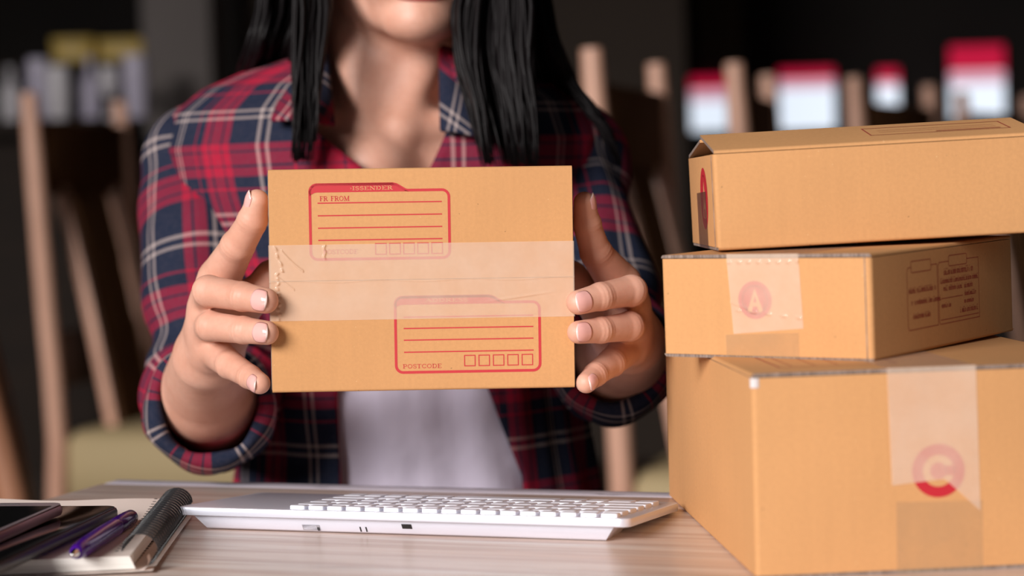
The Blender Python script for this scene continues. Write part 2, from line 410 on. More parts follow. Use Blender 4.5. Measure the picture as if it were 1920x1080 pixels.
# --- middle carton A
AL = (.0912, 1.2059, .9641-.1035); AR = (R(.9), R(-.17), R(-37.11))
boxA = carton('shipping_carton', 'brown cardboard carton turned in the middle of the stack, dark printed side to the right', AL, AR, .1403, .1977, .0616, lambda a, l, h: (a, l, h))
fA = lambda u, v, z=.0001: (u*mm, -z, v*mm)
fAs = lambda u, v, z=.0001: (.1403+z, u*mm, v*mm)
fAt = lambda u, v, z=.0001: (u*mm, v*mm, .0616+z)
def disc_with_A(cx, cy, r):
    P = Print()
    # disc cut into fans around a pale letter A: outer ring + wedge fillers
    ap = (cx, cy+r*.62); bl = (cx-r*.50, cy-r*.62); br = (cx+r*.50, cy-r*.62)
    P.line(arc(cx, cy, r*.86, r*.86, 0, 360, 40)[:-1], r*.28, True)
    P.poly([ap] + arc(cx, cy, r*.78, r*.78, 92, 236, 14) + [bl]); P.poly([br] + arc(cx, cy, r*.78, r*.78, -56, 88, 14) + [ap])
    P.poly([(cx-r*.20, cy-r*.62), (cx+r*.20, cy-r*.62), (cx+r*.13, cy-r*.34), (cx-r*.13, cy-r*.34)])
    P.poly([(cx-r*.09, cy-r*.12), (cx+r*.09, cy-r*.12), (cx, cy+r*.22)])
    P.poly([(cx-r*.52, cy-r*.64)] + arc(cx, cy, r*.78, r*.78, 236, 304, 8) + [(cx+r*.52, cy-r*.64)])
    return P
disc_with_A(64.6, 34.8, 11.2).mesh('printed_mark', M_redC, boxA, lambda u, v: fA(u, v), 'round red A mark under tape')
def wrA(u, v):
    return .0011*math.exp(-((v-(29-(u-50)*.10))/.8)**2)*max(0, math.sin(u*.62)) + .0011*math.exp(-((v-57.2)/1.0)**2)*(.5+.5*math.sin(u*.95))**2 + .0007*math.exp(-((v-(33-(u-50)*.35))/.7)**2)*(u < 66)
strip('packing_tape', M_tape, boxA, fA, [(46.2, 61.9), (49.5, 14.6), (96.3, 18.5), (94.4, 61.9)], 70, 70, wrA, 'creased tape folded over the front edge')
strip('packing_tape', M_tape, boxA, fAt, [(46.2, 0), (46.2, 197), (94.4, 197), (94.4, 0)], 10, 4)
strip('packing_tape', M_tape2, boxA, fA, [(44, 0), (44, 14), (93, 16), (93, 0)], 4, 4, None, None, .0002)
for u in (136.2,): MB().box((u*mm, -.00025, .001), (u*mm+.0006, .0005, .0600)).build('glued_joint_edge', M_edge, boxA)
Pm = Print()                              # side print: two framed columns with small illegible lines
def tabframe(P, x0, x1, y0, y1, tx0, tx1, ty0, ty1, w=.45):
    P.line(rrect(tx0, ty0, tx1, ty1, 1.2, 3), w, True)
    ym = y1
    P.line([(tx0, ym), (x0+1.5, ym), (x0, ym-1.5), (x0, y0+1.5), (x0+1.5, y0), (x1, y0), (x1, ym), (tx1, ym)], w)
tabframe(Pm, 45, 85.6, 13.8, 50.4, 50.6, 77.3, 47.3, 53.9); tabframe(Pm, 87.2, 145, 13.8, 51.0, 102, 128, 48, 54.3)
Pm.line([(90.6, 29.0), (121, 29.0)], .45); Pm.line([(89, 16.2), (144, 16.2)], .45)
_rg = random.Random(3)
def scribble(P, x0, x1, y, h):
    x = x0
    while x < x1-1:
        wl = _rg.uniform(.9, 1.7); k = _rg.random()
        if k < .12: x += 1.3; continue
        P.line([(x, y), (x, y+h*_rg.uniform(.75, 1))], .45)
        if k < .7: P.line([(x, y+h*.8), (x+wl*.75, y+h*.85), (x+wl*.7, y)], .4)
        else: P.line([(x, y+.2), (x+wl*.7, y+.25)], .45)
        if k > .55: P.line([(x+.1, y+h*1.15), (x+wl*.7, y+h*1.3)], .35)
        x += wl
for x0, x1, y, h in ((47, 84, 35.2, 2.6), (50, 90, 28.2, 2.4), (52, 75, 20, 2.4), (95, 137, 43, 3), (90, 144, 38, 2.4), (94, 137, 33.4, 2.4), (124, 144, 28.6, 2.2), (91, 104, 23.4, 2.2), (122, 138, 24, 2.2), (117, 144, 18.6, 2.6)):
    scribble(Pm, x0, x1, y, h)
Pm.mesh('printed_form', M_reddk, boxA, lambda u, v: fAs(u, v), 'dull red two-column printed form')

# --- top carton T, seam left to right, front flap sprung up
TLc = (.1249, 1.202, .9641-.0402); TR = (R(-.13), R(-1.59), R(.93))
boxT = carton('shipping_carton', 'long brown cardboard carton on top of the stack with sprung-open lid flaps', TLc, TR, .1399, .2001, .0605, lambda a, l, h: (l, a, h), (R(9.4), R(7.0)))
fTl = lambda u, v, z=.0001: (-z, u*mm, v*mm)
disc_with_A(57, 31.5, 19.5).mesh('printed_mark', M_redC, boxT, lambda u, v: fTl(u, v), 'round red mark on the end')
strip('packing_tape', M_tape3, boxT, fTl, [(46, 0), (46, 36), (96, 35), (96, 0)], 6, 6, None, 'dark brown tape up from the bottom')
MB().box((-.0003, .0085, .001), (.0004, .0096, .0575)).build('glued_joint_edge', M_edge, boxT)
_an = R(9.4)
def fTt(u, v, z=.0002):                   # u along the box, v up the tilted front flap
    return (u*mm, v*mm*math.cos(_an) - (.0019+z)*math.sin(_an), .0605-.0019 + v*mm*math.sin(_an) + (.0019+z)*math.cos(_an))
Pm = Print(); Pm.line([(101, 25), (101, 55), (187, 55), (187, 25)], 1.0, True); Pm.line([(142, 29), (182, 29)], 1.6); Pm.line([(108, 36), (181, 36)], .5); Pm.line([(108, 43), (181, 43)], .5)
Pm.mesh('printed_form', M_reddk, boxT, lambda u, v: fTt(u, v))

# --- the carton she holds: seam across its front
HL = (-.1574, 1.2823, .9641-.1262); HR = (R(-.14), R(.87), R(2.04))
boxH = carton('shipping_carton', "brown cardboard carton held up in the woman's two hands, red sender form on it", HL, HR, .1441, .197, .06, lambda a, l, h: (l, .06-h, a))
fH = lambda u, v, z=.0001: (u*mm, -z, v*mm)
Pm = Print()                              # sender form
def folder(P, x0, x1, y0, y1, tx, yt, wd=1.75, r=4.5):
    out = [(x0, y0+r)] + [] 
    path = arc(x0+r, y0+r, r, r, 180, 270, 6) + arc(x1-r, y0+r, r, r, 270, 360, 6) + arc(x1-r, y1-r, r, r, 0, 90, 6) + [(tx+8, y1), (tx+6.5, y1+.4), (tx+1, yt-.6), (tx-1.5, yt)] + arc(x0+r, yt-r, r, r, 90, 180, 6)
    P.line(path, wd, True)
    P.poly([(x0, y1-r*.7), (x0+.8, y1-2.2), (x0+2.8, y1-1.1), (x0+r, y1-.75), (tx+9, y1-.75), (tx+6, y1+.5), (tx+1, yt), (tx-2, yt+.7), (x0+r, yt+.7), (x0+1.3, yt-.8), (x0-.7, yt-r)])
folder(Pm, 27.1, 116.6, 85.8, 129.7, 82, 134.0)
for v in (122.1, 114.0, 106.0, 98.15): Pm.line([(32, v), (112, v)], .8)
for k in range(5):
    x = 68.8+k*9.05; Pm.line([(x, 88.6), (x+6.9, 88.6), (x+6.9, 95.5), (x, 95.5)], .65, True)
text(Pm, 'FR FROM', 33.3, 123.4, 52.6, 3.1); text(Pm, 'POSTCODE', 35, 89.2, 57.5, 2.9)
Pm.mesh('printed_form', M_red, boxH, lambda u, v: fH(u, v), 'red printed sender form'); Pm = Print()
folder(Pm, 80.8, 174.1, 11.8, 56.4, 143, 60.6)
for v in (47.6, 40.3, 32.7, 24.9): Pm.line([(86, v), (170, v)], .8)
for k in range(5):
    x = 125.1+k*9.33; Pm.line([(x, 15.4), (x+6.8, 15.4), (x+6.8, 22.2), (x, 22.2)], .65, True)
text(Pm, 'POSTCODE', 85, 14.4, 110.4, 2.7)
Pm.mesh('printed_form', M_red, boxH, lambda u, v: fH(u, v), 'red printed address form with postcode boxes')
Pm = Print(); text(Pm, '>ISSENDER', 53, 130.2, 80.6, 2.5)
Pm.mesh('unprinted_lettering', M_knock, boxH, lambda u, v: fH(u, v, .00016))
Pm = Print(); text(Pm, 'ADDRESS', 100, 57.2, 128, 2.5)
Pm.mesh('unprinted_lettering', M_knock, boxH, lambda u, v: fH(u, v, .00016))
def wrH(u, v):
    w_ = .0
    w_ += .0012*math.exp(-((u-(6-(v-50)*.02+.5*math.sin(v*.9)))/.9)**2)*(v < 78)*(.55+.45*math.sin(v*1.9)) + .0013*math.exp(-((u-(4+(94-v)*.32+.4*math.sin(v*.7)))/.85)**2)*(v > 78)*(.6+.4*math.sin(v*1.3))
    w_ += .0009*math.exp(-((v-(92-(u-8)*1.25+.02*(u-8)**2))/.8)**2)*(8 < u < 22) + .0011*math.exp(-((u-36-.4*math.sin(v*1.2))/.8)**2)*min(1, max(0, (v-85)/2))
    w_ += .0007*math.exp(-((v-(57+(u-140)*.13))/.8)**2)*max(0, math.sin(math.pi*(u-138)/48) if 138 < u < 186 else 0) + .00035*math.exp(-((v-(71.5+.6*math.sin(u*.11)))/.45)**2)
    w_ += .0006*math.exp(-((v-(76-(u-4)*.8))/.7)**2)*(4 < u < 16)
    return w_
strip('packing_tape', M_tape, boxH, fH, [(0, 46.4), (197, 46.4), (197, 95.4), (0, 95.4)], 520, 130, wrH, 'wide milky tape with creases along the seam')
strip('packing_tape', M_tape, boxH, lambda u, v, z: (.197+z, u*mm, v*mm), [(0, 46.4), (45, 46.4), (45, 95.4), (0, 95.4)], 4, 4)
strip('packing_tape', M_tape, boxH, lambda u, v, z: (-z, u*mm, v*mm), [(0, 46.4), (45, 46.4), (45, 95.4), (0, 95.4)], 4, 4)

# ------------------------------------------------------------------ keyboard (its thick back edge faces the camera)
M_alu = mat('silver_keyboard_shell', (.76, .79, .90), .32, .35)
M_key = mat('white_key_plastic', (.82, .85, .95), .3)
M_blk = mat('black_slot', (.012, .012, .014), .4)
KW, KD = .305, .123
kb = thing('keyboard', 'slim silver keyboard with white keys lying on the table, back edge to the viewer', 'keyboard', (-.2223, 1.2815, TZ), (0, 0, math.atan2(1.1815-1.2815, .066+.2223)))
kz = lambda y: .0160 - y/KD*.0095
mb = MB(); ou = rrect(0, 0, KW, KD, .007, 6)
mb.add([(x, y, kz(y)-.0055) for x, y in ou] + [(x, y, kz(y)) for x, y in ou], [(i, (i+1) % len(ou), len(ou)+(i+1) % len(ou), len(ou)+i) for i in range(len(ou))] + [tuple(range(len(ou)))[::-1], tuple(range(len(ou), 2*len(ou)))])
mb.build('shell', M_alu, kb, bevel=.0011)
mb = MB(); mb.prism([(.004, .0106), (.0095, .0012), (.013, 0), (.045, 0), (.055, .0075)], lambda y, z: (.0105 - (z-.0106)*.75, y, z), lambda y, z: (KW-.0105 + (z-.0106)*.75, y, z))
mb.build('battery_bar', M_alu, kb, bevel=.0008)
# details on the slanted face of the bar
def barpt(x, z, off=.0002): q = (.0106-z)/(.0106-.0012); return (x, .004 + q*.0055 - off*.86, z - off*.5)
def barpatch(name, x0, x1, z0, z1, m, rr=None):
    MB().add([barpt(x0, z0), barpt(x1, z0), barpt(x1, z1), barpt(x0, z1)], [(0,1,2,3)]).build(name, m, kb, fixn=False)
barpatch('charging_port', .1555, .1622, .0048, .0080, M_blk)
for x in (.1262, .1302): barpatch('indicator_slot', x, x+.0009, .0018, .0052, M_blk)
barpatch('switch_recess', .0865, .0988, .0018, .0056, mat('shaded_switch_recess', (.42, .42, .47), .4, .4)); barpatch('power_switch', .0871, .0965, .0022, .0052, M_alu); barpatch('switch_mark', .0966, .0984, .0016, .0040, M_blk)
def key_mesh(wd, dp):
    mb = MB(); b = rrect(0, 0, wd, dp, .0014, 2); t_ = rrect(.0005, .0005, wd-.0005, dp-.0005, .0012, 2); n = len(b)
    mb.add([(x, y, 0) for x, y in b] + [(x, y, .0022) for x, y in b] + [(x, y, .0026) for x, y in t_], [(i+k*n, (i+1) % n + k*n, n+(i+1) % n + k*n, n+i+k*n) for k in (0, 1) for i in range(n)] + [tuple(range(2*n, 3*n))])
    return mb
_kc = {}
def key(x, y, wd, dp):
    kk = (round(wd, 4), round(dp, 4))
    if kk not in _kc: o = key_mesh(wd, dp).build('key', M_key, kb); _kc[kk] = o
    else: o = _kc[kk].copy(); col.objects.link(o); o.parent = kb
    o.location = (x, y, kz(y) - .0002); o.rotation_euler = (-math.atan(.0095/KD), 0, 0)
X0, X1 = .0790, .2985
p = (X1-X0)/17
for k in range(17): key(X0+k*p, .0050, p-.0023, .0085)
rows = [[1.6]+[1]*13, [1]*13+[1.6], [1.9]+[1]*11+[1.7], [2.2]+[1]*10+[2.4], [1, 1, 1, 1, 1.2, 5, 1.2, 1, 1.2, 1]]
for r_, row in enumerate(rows):
    u = (X1-X0)/sum(row); x = X0; y = .0165+r_*.0180
    for q in row: key(x, y, q*u-.0024, .0150); x += q*u

# ------------------------------------------------------------------ notebook, tablet, phone, pen
M_page = mat('cream_paper', (.90, .78, .71), .8); M_pedge = mat('page_edges', (.80, .78, .74), .8)
_t = NT(M_pedge); _t.l(_t.ramp(_t.noise(_t.coords('Object', (8, 8, 1900)), 1, 2), [(.3, (.62, .58, .53)), (.6, (.86, .84, .80))]), _t.b.inputs['Base Color'])
M_wire = mat('black_coated_wire', (.02, .02, .022), .22)
NL, NW = .196, .148
nb = thing('spiral_notebook', 'open spiral notebook with cream pages under the tablet, phone and pen', 'notebook', (-.2205, 1.137, TZ), (0, 0, R(2.7)))
# local: y along the wire, -x across the pages
def page_h(x, y):                         # top page surface: bulges towards the far free edge
    q = max(0, min(1, -x/NW)); s = y/NL
    return .0105 + .0085*(s**5)*q**1.2 + .003*s**4*(1-q) + .0007*math.sin(9*q)*s**3
nx, ny = 26, 26
top = [[(-NW*i/nx - .004, NL*j/ny, page_h(-NW*i/nx, NL*j/ny)) for j in range(ny+1)] for i in range(nx+1)]
bot = [[(-NW*i/nx - .004 + (.003 if j == 0 else 0), NL*j/ny + (.0015 if j == 0 else 0), .0028 + (page_h(-NW*i/nx, NL*j/ny) - .0105)*.9 - .0006*math.sin(3.1*i/nx)) for j in range(ny+1)] for i in range(nx+1)]
mb = MB(); mb.grid(top, 0)
def band(a, b): mb.grid([a, b], 1)
band([r[0] for r in top], [r[0] for r in bot]); band([r[-1] for r in top], [r[-1] for r in bot]); band(top[0], bot[0]); band(top[-1], bot[-1]); mb.grid(bot, 1)
o = mb.build('page_block', [M_page, M_pedge], nb, fixn=False)
bm = bmesh.new(); bm.from_mesh(o.data); bmesh.ops.remove_doubles(bm, verts=bm.verts, dist=1e-6); bmesh.ops.recalc_face_normals(bm, faces=bm.faces); bm.to_mesh(o.data); bm.free()
o.data.polygons.foreach_set('use_smooth', [True]*len(o.data.polygons)); o.data.set_sharp_from_angle(angle=R(45))
MB().grid([[(-(NW+.004)*i/12 + .009, -.003 + (NL+.006)*j, .0008 + .0012*(1-i/12)*(1-j)) for j in (0, 1)] for i in range(13)]).build('back_cover', M_page, nb, smooth=True)
mb = MB(); mb.grid([[(.0065*math.sin(a)-.004 + .004, y, .0072-.0060*math.cos(a)) for a in [R(20+12*k) for k in range(9)]] for y in (.0, .010)]).build('curled_page_corner', M_page, nb, smooth=True)
proto = None
nr = 23
for k in range(nr):
    y = .018 + k*(NL-.020)/(nr-1)
    if proto is None:
        m_ = MB()
        for dy in (0, .0031):
            m_.tube([(.0105*math.cos(a)-.0005, dy+.0010*math.sin(a), .0108+.0098*math.sin(a)) for a in [2*math.pi*i/22 for i in range(22)]] , .00040, 6, caps=False)
        proto = m_.build('wire_ring', M_wire, nb, smooth=True); o = proto
    else: o = proto.copy(); col.objects.link(o); o.parent = nb
    o.location = (0, y, -.0003)
mb = MB()                                  # punched slots along the wire
for k in range(nr):
    y = .018 + k*(NL-.020)/(nr-1); mb.box((-.0150, y-.0004, page_h(-.012, y)+.00003), (-.0130, y+.0018, page_h(-.012, y)+.00012))
mb.build('punched_slot', M_blk, nb)

M_gblack = mat('black_glass', (.008, .008, .009), .06); M_bbody = mat('black_tablet_shell', (.015, .014, .014), .35)
tb = thing('tablet', 'black tablet lying on the notebook underneath the mauve phone', 'tablet', (-.2535, 1.264, TZ+.0130), (0, 0, R(-8.7)))
def slab(mb, x0, y0, x1, y1, z0, z1, r, mi=0):
    ou = rrect(x0, y0, x1, y1, r, 6); n = len(ou)
    mb.add([(x, y, z0) for x, y in ou] + [(x, y, z1) for x, y in ou], [(i, (i+1) % n, n+(i+1) % n, n+i) for i in range(n)] + [tuple(range(n))[::-1], tuple(range(n, 2*n))], mi); return mb
slab(MB(), -.122, -.205, 0, 0, 0, .0074, .009).build('shell', M_bbody, tb, bevel=.0022)
slab(MB(), -.1205, -.2035, -.0015, -.0015, .0073, .0077, .008).build('glass_front', M_gblack, tb, bevel=.0002)
M_mauve = mat('mauve_metal', (.36, .20, .19), .3, .85)
ph = thing('smartphone', 'mauve-framed smartphone lying on top of the black tablet', 'phone', (-.2815, 1.2330, TZ+.0209), (0, 0, R(-8.5)))
slab(MB(), -.0685, -.140, 0, 0, 0, .0072, .009).build('frame', M_mauve, ph, bevel=.0024)
slab(MB(), -.0675, -.139, -.001, -.001, .0071, .0074, .008).build('bezel', mat('mauve_grey_bezel', (.34, .27, .29), .2), ph)
slab(MB(), -.0650, -.125, -.0035, -.0150, .00742, .0076, .001).build('screen', M_gblack, ph)
MB().box((-.040, -.0075, .0074), (-.028, -.0062, .00755)).build('earpiece', M_blk, ph)
MB().lathe([(.0014, 0), (.0014, .0002)], 12, c=(-.046, -.0068, .0074)).build('camera_lens', M_blk, ph)
M_purple = mat('purple_translucent_plastic', (.09, .012, .36), .12, Transmission_Weight=.35, IOR=1.45)
M_purpdk = mat('dark_purple_plastic', (.035, .006, .12), .15)
pen = thing('ballpoint_pen', 'purple translucent ballpoint pen lying on the open notebook page', 'pen', (-.2520, 1.1120, TZ+.0165), (R(-.6), 0, math.atan2(.1431, .0073) - math.pi/2))
def along(prof, m, name, lab=None):
    mb = MB().lathe([(r, s) for r, s in prof], 24); mb.v = [(x, z, y) for x, y, z in mb.v]
    o = mb.build(name, m, pen, smooth=True, sharp=60)
    if lab: o['label'] = lab
along([(.0006, 0), (.0013, .0008), (.0016, .003), (.0022, .005), (.0026, .0072)], mat('pen_metal', (.6, .58, .58), .2, 1), 'metal_tip', 'silver metal tip')
along([(.0026, .0072), (.0040, .0095), (.0046, .013), (.0054, .03), (.0057, .06), (.0056, .092), (.0052, .099)], M_purple, 'barrel')
along([(.0012, .008), (.0016, .012), (.0017, .09)], M_purpdk, 'ink_refill')
along([(.0050, .099), (.0055, .1), (.0054, .125), (.0049, .137), (.0034, .1425), (.0012, .1438)], M_purpdk, 'end_cap', 'dark purple end cap')

# ------------------------------------------------------------------ implicit surfaces (numpy surface nets)
class Field:
    def __init__(s, lo, hi, h):
        s.lo = np.array(lo, np.float64); s.h = h; s.n = np.ceil((np.array(hi) - s.lo)/h).astype(int) + 1
        s.F = np.full(s.n, .05, np.float32)
    def win(s, lo, hi):
        a = np.clip(np.floor((np.array(lo)-s.lo)/s.h).astype(int), 0, s.n); b = np.clip(np.ceil((np.array(hi)-s.lo)/s.h).astype(int)+1, 0, s.n)
        if (b <= a).any(): return None, None
        ax = [s.lo[i] + s.h*np.arange(a[i], b[i]) for i in range(3)]
        return tuple(slice(a[i], b[i]) for i in range(3)), np.stack(np.meshgrid(*ax, indexing='ij'), -1).astype(np.float32)
    def comb(s, sl, d, k, sub=False):
        A = s.F[sl]
        if sub: d = -d; hh = np.maximum(k-np.abs(A-d), 0)/k; s.F[sl] = np.maximum(A, d) + hh*hh*k/4
        else: hh = np.maximum(k-np.abs(A-d), 0)/k; s.F[sl] = np.minimum(A, d) - hh*hh*k/4
    def cone(s, p, q, r0, r1, k=.004, flat=None, sub=False):
        p = np.array(p, np.float32); q = np.array(q, np.float32); m = max(r0, r1)*1.5 + .03
        sl, X = s.win(np.minimum(p, q)-m, np.maximum(p, q)+m)
        if sl is None: return
        pa = X-p; ba = q-p; t = np.clip((pa@ba)/(ba@ba+1e-12), 0, 1); v = pa - t[..., None]*ba
        if flat is not None:
            n = np.array(flat[0], np.float32); v = v + (v@n)[..., None]*n*(1/flat[1]-1)
        s.comb(sl, np.linalg.norm(v, axis=-1) - (r0+(r1-r0)*t), k, sub)
    def ell(s, c, rad, k=.006, rot=None, sub=False):
        c = np.array(c, np.float32); rad = np.array(rad, np.float32); m = rad.max() + .03
        sl, X = s.win(c-m, c+m)
        if sl is None: return
        v = X-c
        if rot is not None: v = v @ np.array(rot, np.float32)
        q = np.linalg.norm(v/rad, axis=-1); g = np.linalg.norm(v/(rad*rad), axis=-1)
        s.comb(sl, np.where(g > 1e-6, q*(q-1)/np.maximum(g, 1e-6), -rad.min()), k, sub)
    def mesh(s):
        F = s.F; neg = F < 0
        C = [(0,0,0),(1,0,0),(0,1,0),(1,1,0),(0,0,1),(1,0,1),(0,1,1),(1,1,1)]; n = s.n - 1
        sh = lambda A, o: A[o[0]:o[0]+n[0], o[1]:o[1]+n[1], o[2]:o[2]+n[2]]
        cnt = sum(sh(neg, o).astype(np.int8) for o in C); act = (cnt > 0) & (cnt < 8)
        idx = np.full(n, -1, np.int64); ijk = np.argwhere(act); idx[act] = np.arange(len(ijk))
        V = np.stack([sh(F, o)[act] for o in C], 1); pos = np.zeros((len(ijk), 3)); ct = np.zeros(len(ijk))
        for a in range(8):
            for b in range(a+1, 8):
                da = np.array(C[b])-np.array(C[a])
                if np.abs(da).sum() != 1: continue
                fa, fb = V[:, a], V[:, b]; x = (fa < 0) != (fb < 0); t = fa[x]/(fa[x]-fb[x])
                pos[x] += np.array(C[a]) + t[:, None]*da; ct[x] += 1
        vs = s.lo + s.h*(ijk + pos/ct[:, None])
        quads = []
        for ax in range(3):
            o = [0, 0, 0]; o[ax] = 1; u, v = (ax+1) % 3, (ax+2) % 3
            A = neg[tuple(slice(0, s.n[i]-o[i]) for i in range(3))]; B = neg[tuple(slice(o[i], None) for i in range(3))]
            e = np.argwhere(A != B); ok = (e[:, u] > 0) & (e[:, v] > 0) & (e[:, u] < n[u]) & (e[:, v] < n[v]); e = e[ok]
            flip = B[tuple(e.T)]
            g = []
            for du, dv in ((0,0),(1,0),(1,1),(0,1)):
                c = e.copy(); c[:, u] -= du; c[:, v] -= dv; g.append(idx[tuple(c.T)])
            q = np.stack(g, 1); q[flip] = q[flip][:, ::-1]; quads.append(q)
        q = np.concatenate(quads); q = q[(q >= 0).all(1)]
        return vs, q
def mesh_obj(name, parts, mats, parent, flip=False):
    vs = []; fs = []; b = 0
    for v, f in parts: vs.append(v); fs.append(f+b); b += len(v)
    vs = np.concatenate(vs); fs = np.concatenate(fs)
    me = bpy.data.meshes.new(name); me.vertices.add(len(vs)); me.vertices.foreach_set('co', vs.astype(np.float32).ravel())
    me.loops.add(len(fs)*4); me.loops.foreach_set('vertex_index', fs.astype(np.int32).ravel())
    me.polygons.add(len(fs)); me.polygons.foreach_set('loop_start', np.arange(0, len(fs)*4, 4, dtype=np.int32)); me.polygons.foreach_set('loop_total', np.full(len(fs), 4, np.int32))
    me.polygons.foreach_set('use_smooth', [True]*len(fs)); me.update(calc_edges=True); me.validate()
    for m in (mats if isinstance(mats, list) else [mats]): me.materials.append(m)
    o = bpy.data.objects.new(name, me); col.objects.link(o)
    if parent: o.parent = parent
    return o
nrm = lambda v: np.array(v)/np.linalg.norm(v)

# ------------------------------------------------------------------ the woman
woman = thing('person', 'young woman in a red and navy plaid shirt holding up a carton with both hands', 'person', (-.1, 1.66, 0))
_off = np.array([-.1, 1.66, 0])
def W3(p): return np.array(p, float) - _off          # world -> her own frame
A3 = lambda px, py, Y: np.array(at(px, py, Y))
M_skin = mat('skin', (.66, .36, .25), .50, Subsurface_Weight=.12, Subsurface_Scale=.006)
M_skin.node_tree.nodes['Principled BSDF'].inputs['Subsurface Radius'].default_value = (1, .35, .2)
_t = NT(M_skin); _c = _t.coords('Object')
_k = _t.mix(_t.ramp(_t.noise(_c, 38, 3), [(.3, 0), (.7, 1)]), (.66, .335, .235), (.76, .43, .32))
_k = _t.mix(_t.ramp(_t.noise(_c, 260, 2), [(.4, 0), (.8, .25)]), _k, (.56, .25, .18))
_t.l(_k, _t.b.inputs['Base Color']); _t.bump(_t.noise(_c, 900, 3), .10, .0006)
M_nail = mat('fingernail', (.84, .46, .42), .14, Coat_Weight=.4); M_nailtip = mat('fingernail_tip', (.86, .66, .61), .18)
H_ = .00095
def hand(side, wr, elbow, mcp, fingers, thumb):
    """side -1 her right hand (left in the picture); points are world arrays"""
    allp = [wr, elbow] + mcp + [p for f in fingers for p in f[0]] + list(thumb[0])
    lo = np.min(allp, 0)-.045; hi = np.max(allp, 0)+.045
    G = Field(lo, hi, H_)
    # forearm and wrist
    ax = nrm(wr-elbow); mid = wr*.45 + elbow*.55
    G.cone(elbow, mid, .0370, .0360, .01); G.cone(mid, wr, .0360, .0225, .01)
    # palm: metacarpals fanning from the wrist
    base = [wr + (m-wr)*.18 for m in mcp]
    for b_, m_, r in zip(base, mcp, (.0135, .0135, .013, .012)): G.cone(b_, m_, r*1.12, r, .010)
    for i in range(3):
        G.cone(mcp[i]*.85+wr*.15, mcp[i+1]*.85+wr*.15, .0115, .0110, .008)
    inw = np.array([-side, 0, 0.])        # palm side, towards the carton
    G.cone(wr*.75+mcp[3]*.25 + inw*.006, wr*.3+mcp[3]*.7 + inw*.005, .0155, .0125, .010)      # hypothenar
    th = thumb[0]
    G.cone(wr + inw*.006, th[0], .019, .0165, .010); G.cone(th[0], th[1], .0165, .0125, .008)
    G.cone(th[1], th[2], .0118, .0105, .004); G.cone(th[2], th[3], .0105, .0088, .004)
    # fingers
    for (pts, rad, dor) in fingers:
        K = Field.__new__(Field); K.lo, K.h, K.n = G.lo, G.h, G.n; K.F = np.full(G.n, .05, np.float32)
        for i in range(3): K.cone(pts[i], pts[i+1], rad[i], rad[i+1], .0018 if i else .004)
        # knuckle pads and fine skin creases on the back of the joints
        for J, Kn, a, rr in ((pts[1], pts[2], nrm(pts[2]-pts[0]), rad[1]), (pts[2], pts[3], nrm(pts[3]-pts[1]), rad[2])):
            dv = nrm(dor - a*(dor@a)); K.ell(J + dv*rr*.10, (rr*.94, rr*.94, rr*.94), .002)
            sl, X = K.win(J-.016, J+.016); v = X-J.astype(np.float32); s_ = v@a.astype(np.float32)
            wgt = np.clip((v@dv.astype(np.float32))/(np.linalg.norm(v, axis=-1)+1e-6), 0, 1)
            K.F[sl] += .00022*np.cos(2*np.pi*s_/.0030)*np.exp(-(s_/.0052)**2)*wgt
            vol = np.clip(-(v@dv.astype(np.float32))/(np.linalg.norm(v, axis=-1)+1e-6), 0, 1)
            K.F[sl] += .0006*np.exp(-(s_/.0011)**2)*vol
        # nail bed dip
        kk = .0035; A_ = G.F; hh = np.maximum(kk-np.abs(A_-K.F), 0)/kk; G.F = np.minimum(A_, K.F) - hh*hh*kk/4
    return G.mesh()
def nail(pts, rad, dor, ln=.0115, wdt=.80):
    D, Tp = pts[2], pts[3]; a = nrm(Tp-D); n = nrm(dor-a*(dor@a)); b = np.cross(a, n); r = rad[3]
    mb = MB(); rows = []; nu, nv = 10, 10
    for i in range(nu+1):
        s = -ln*.42 + ln*i/nu; q = i/nu; row = []
        halfw = wdt*(1 if q < .75 else math.sqrt(max(0, 1-((q-.75)/.27)**2))*.35+.65) * (1 if q > .15 else .82+.18*q/.15)
        for j in range(nv+1):
            f = (j/nv*2-1)*halfw; rr = r*1.0+.00008 + (.0003*(1-(2*j/nv-1)**2)) - (0 if q < .38 else (q-.38)**2*.0045)
            row.append(W3(Tp + a*(s - .0030*(2*j/nv-1)**2*q**4 + .0008*(2*j/nv-1)**2*(1-q)**3) + (n*math.cos(f*1.05) + b*math.sin(f*1.05))*rr))
        rows.append(row)
    mb.grid(rows, 0)
    mb.m = [1 if (k//nv) >= nu-1 else 0 for k in range(len(mb.f))]
    o = mb.build('fingernail', [M_nail, M_nailtip], woman, smooth=True)
    md = o.modifiers.new('t', 'SOLIDIFY'); md.thickness = .0004; md.offset = 0
back = np.array([0, -1., 0])
# her right hand (left in the picture)
hand_parts = []
wrL = A3(383, 672, 1.392); elL = A3(395, 780, 1.56)
mcL = [A3(412, 522, 1.356), A3(396, 562, 1.352), A3(392, 612, 1.354), A3(398, 655, 1.362)]
fiL = [([mcL[0], A3(446, 462, 1.330), A3(474, 414, 1.318), A3(482, 377, 1.312)], (.0145, .0112, .0098, .0078), np.array([-1, -.25, .1])),
       ([mcL[1], A3(392, 546, 1.305), A3(455, 556, 1.286), A3(498, 564, 1.2745)], (.0115, .0104, .0094, .0083), np.array([-.15, -1, .05])),
       ([mcL[2], A3(396, 612, 1.306), A3(457, 619, 1.287), A3(500, 624, 1.2750)], (.0110, .0098, .0087, .0078), np.array([-.15, -1, .05])),
       ([mcL[3], A3(432, 684, 1.322), A3(468, 706, 1.300), A3(487, 719, 1.2860)], (.0120, .0094, .0078, .0070), np.array([-.35, -1, -.1]))]
thL = ([A3(425, 612, 1.378), A3(468, 560, 1.372), A3(508, 518, 1.366), A3(560, 490, 1.3575)],)
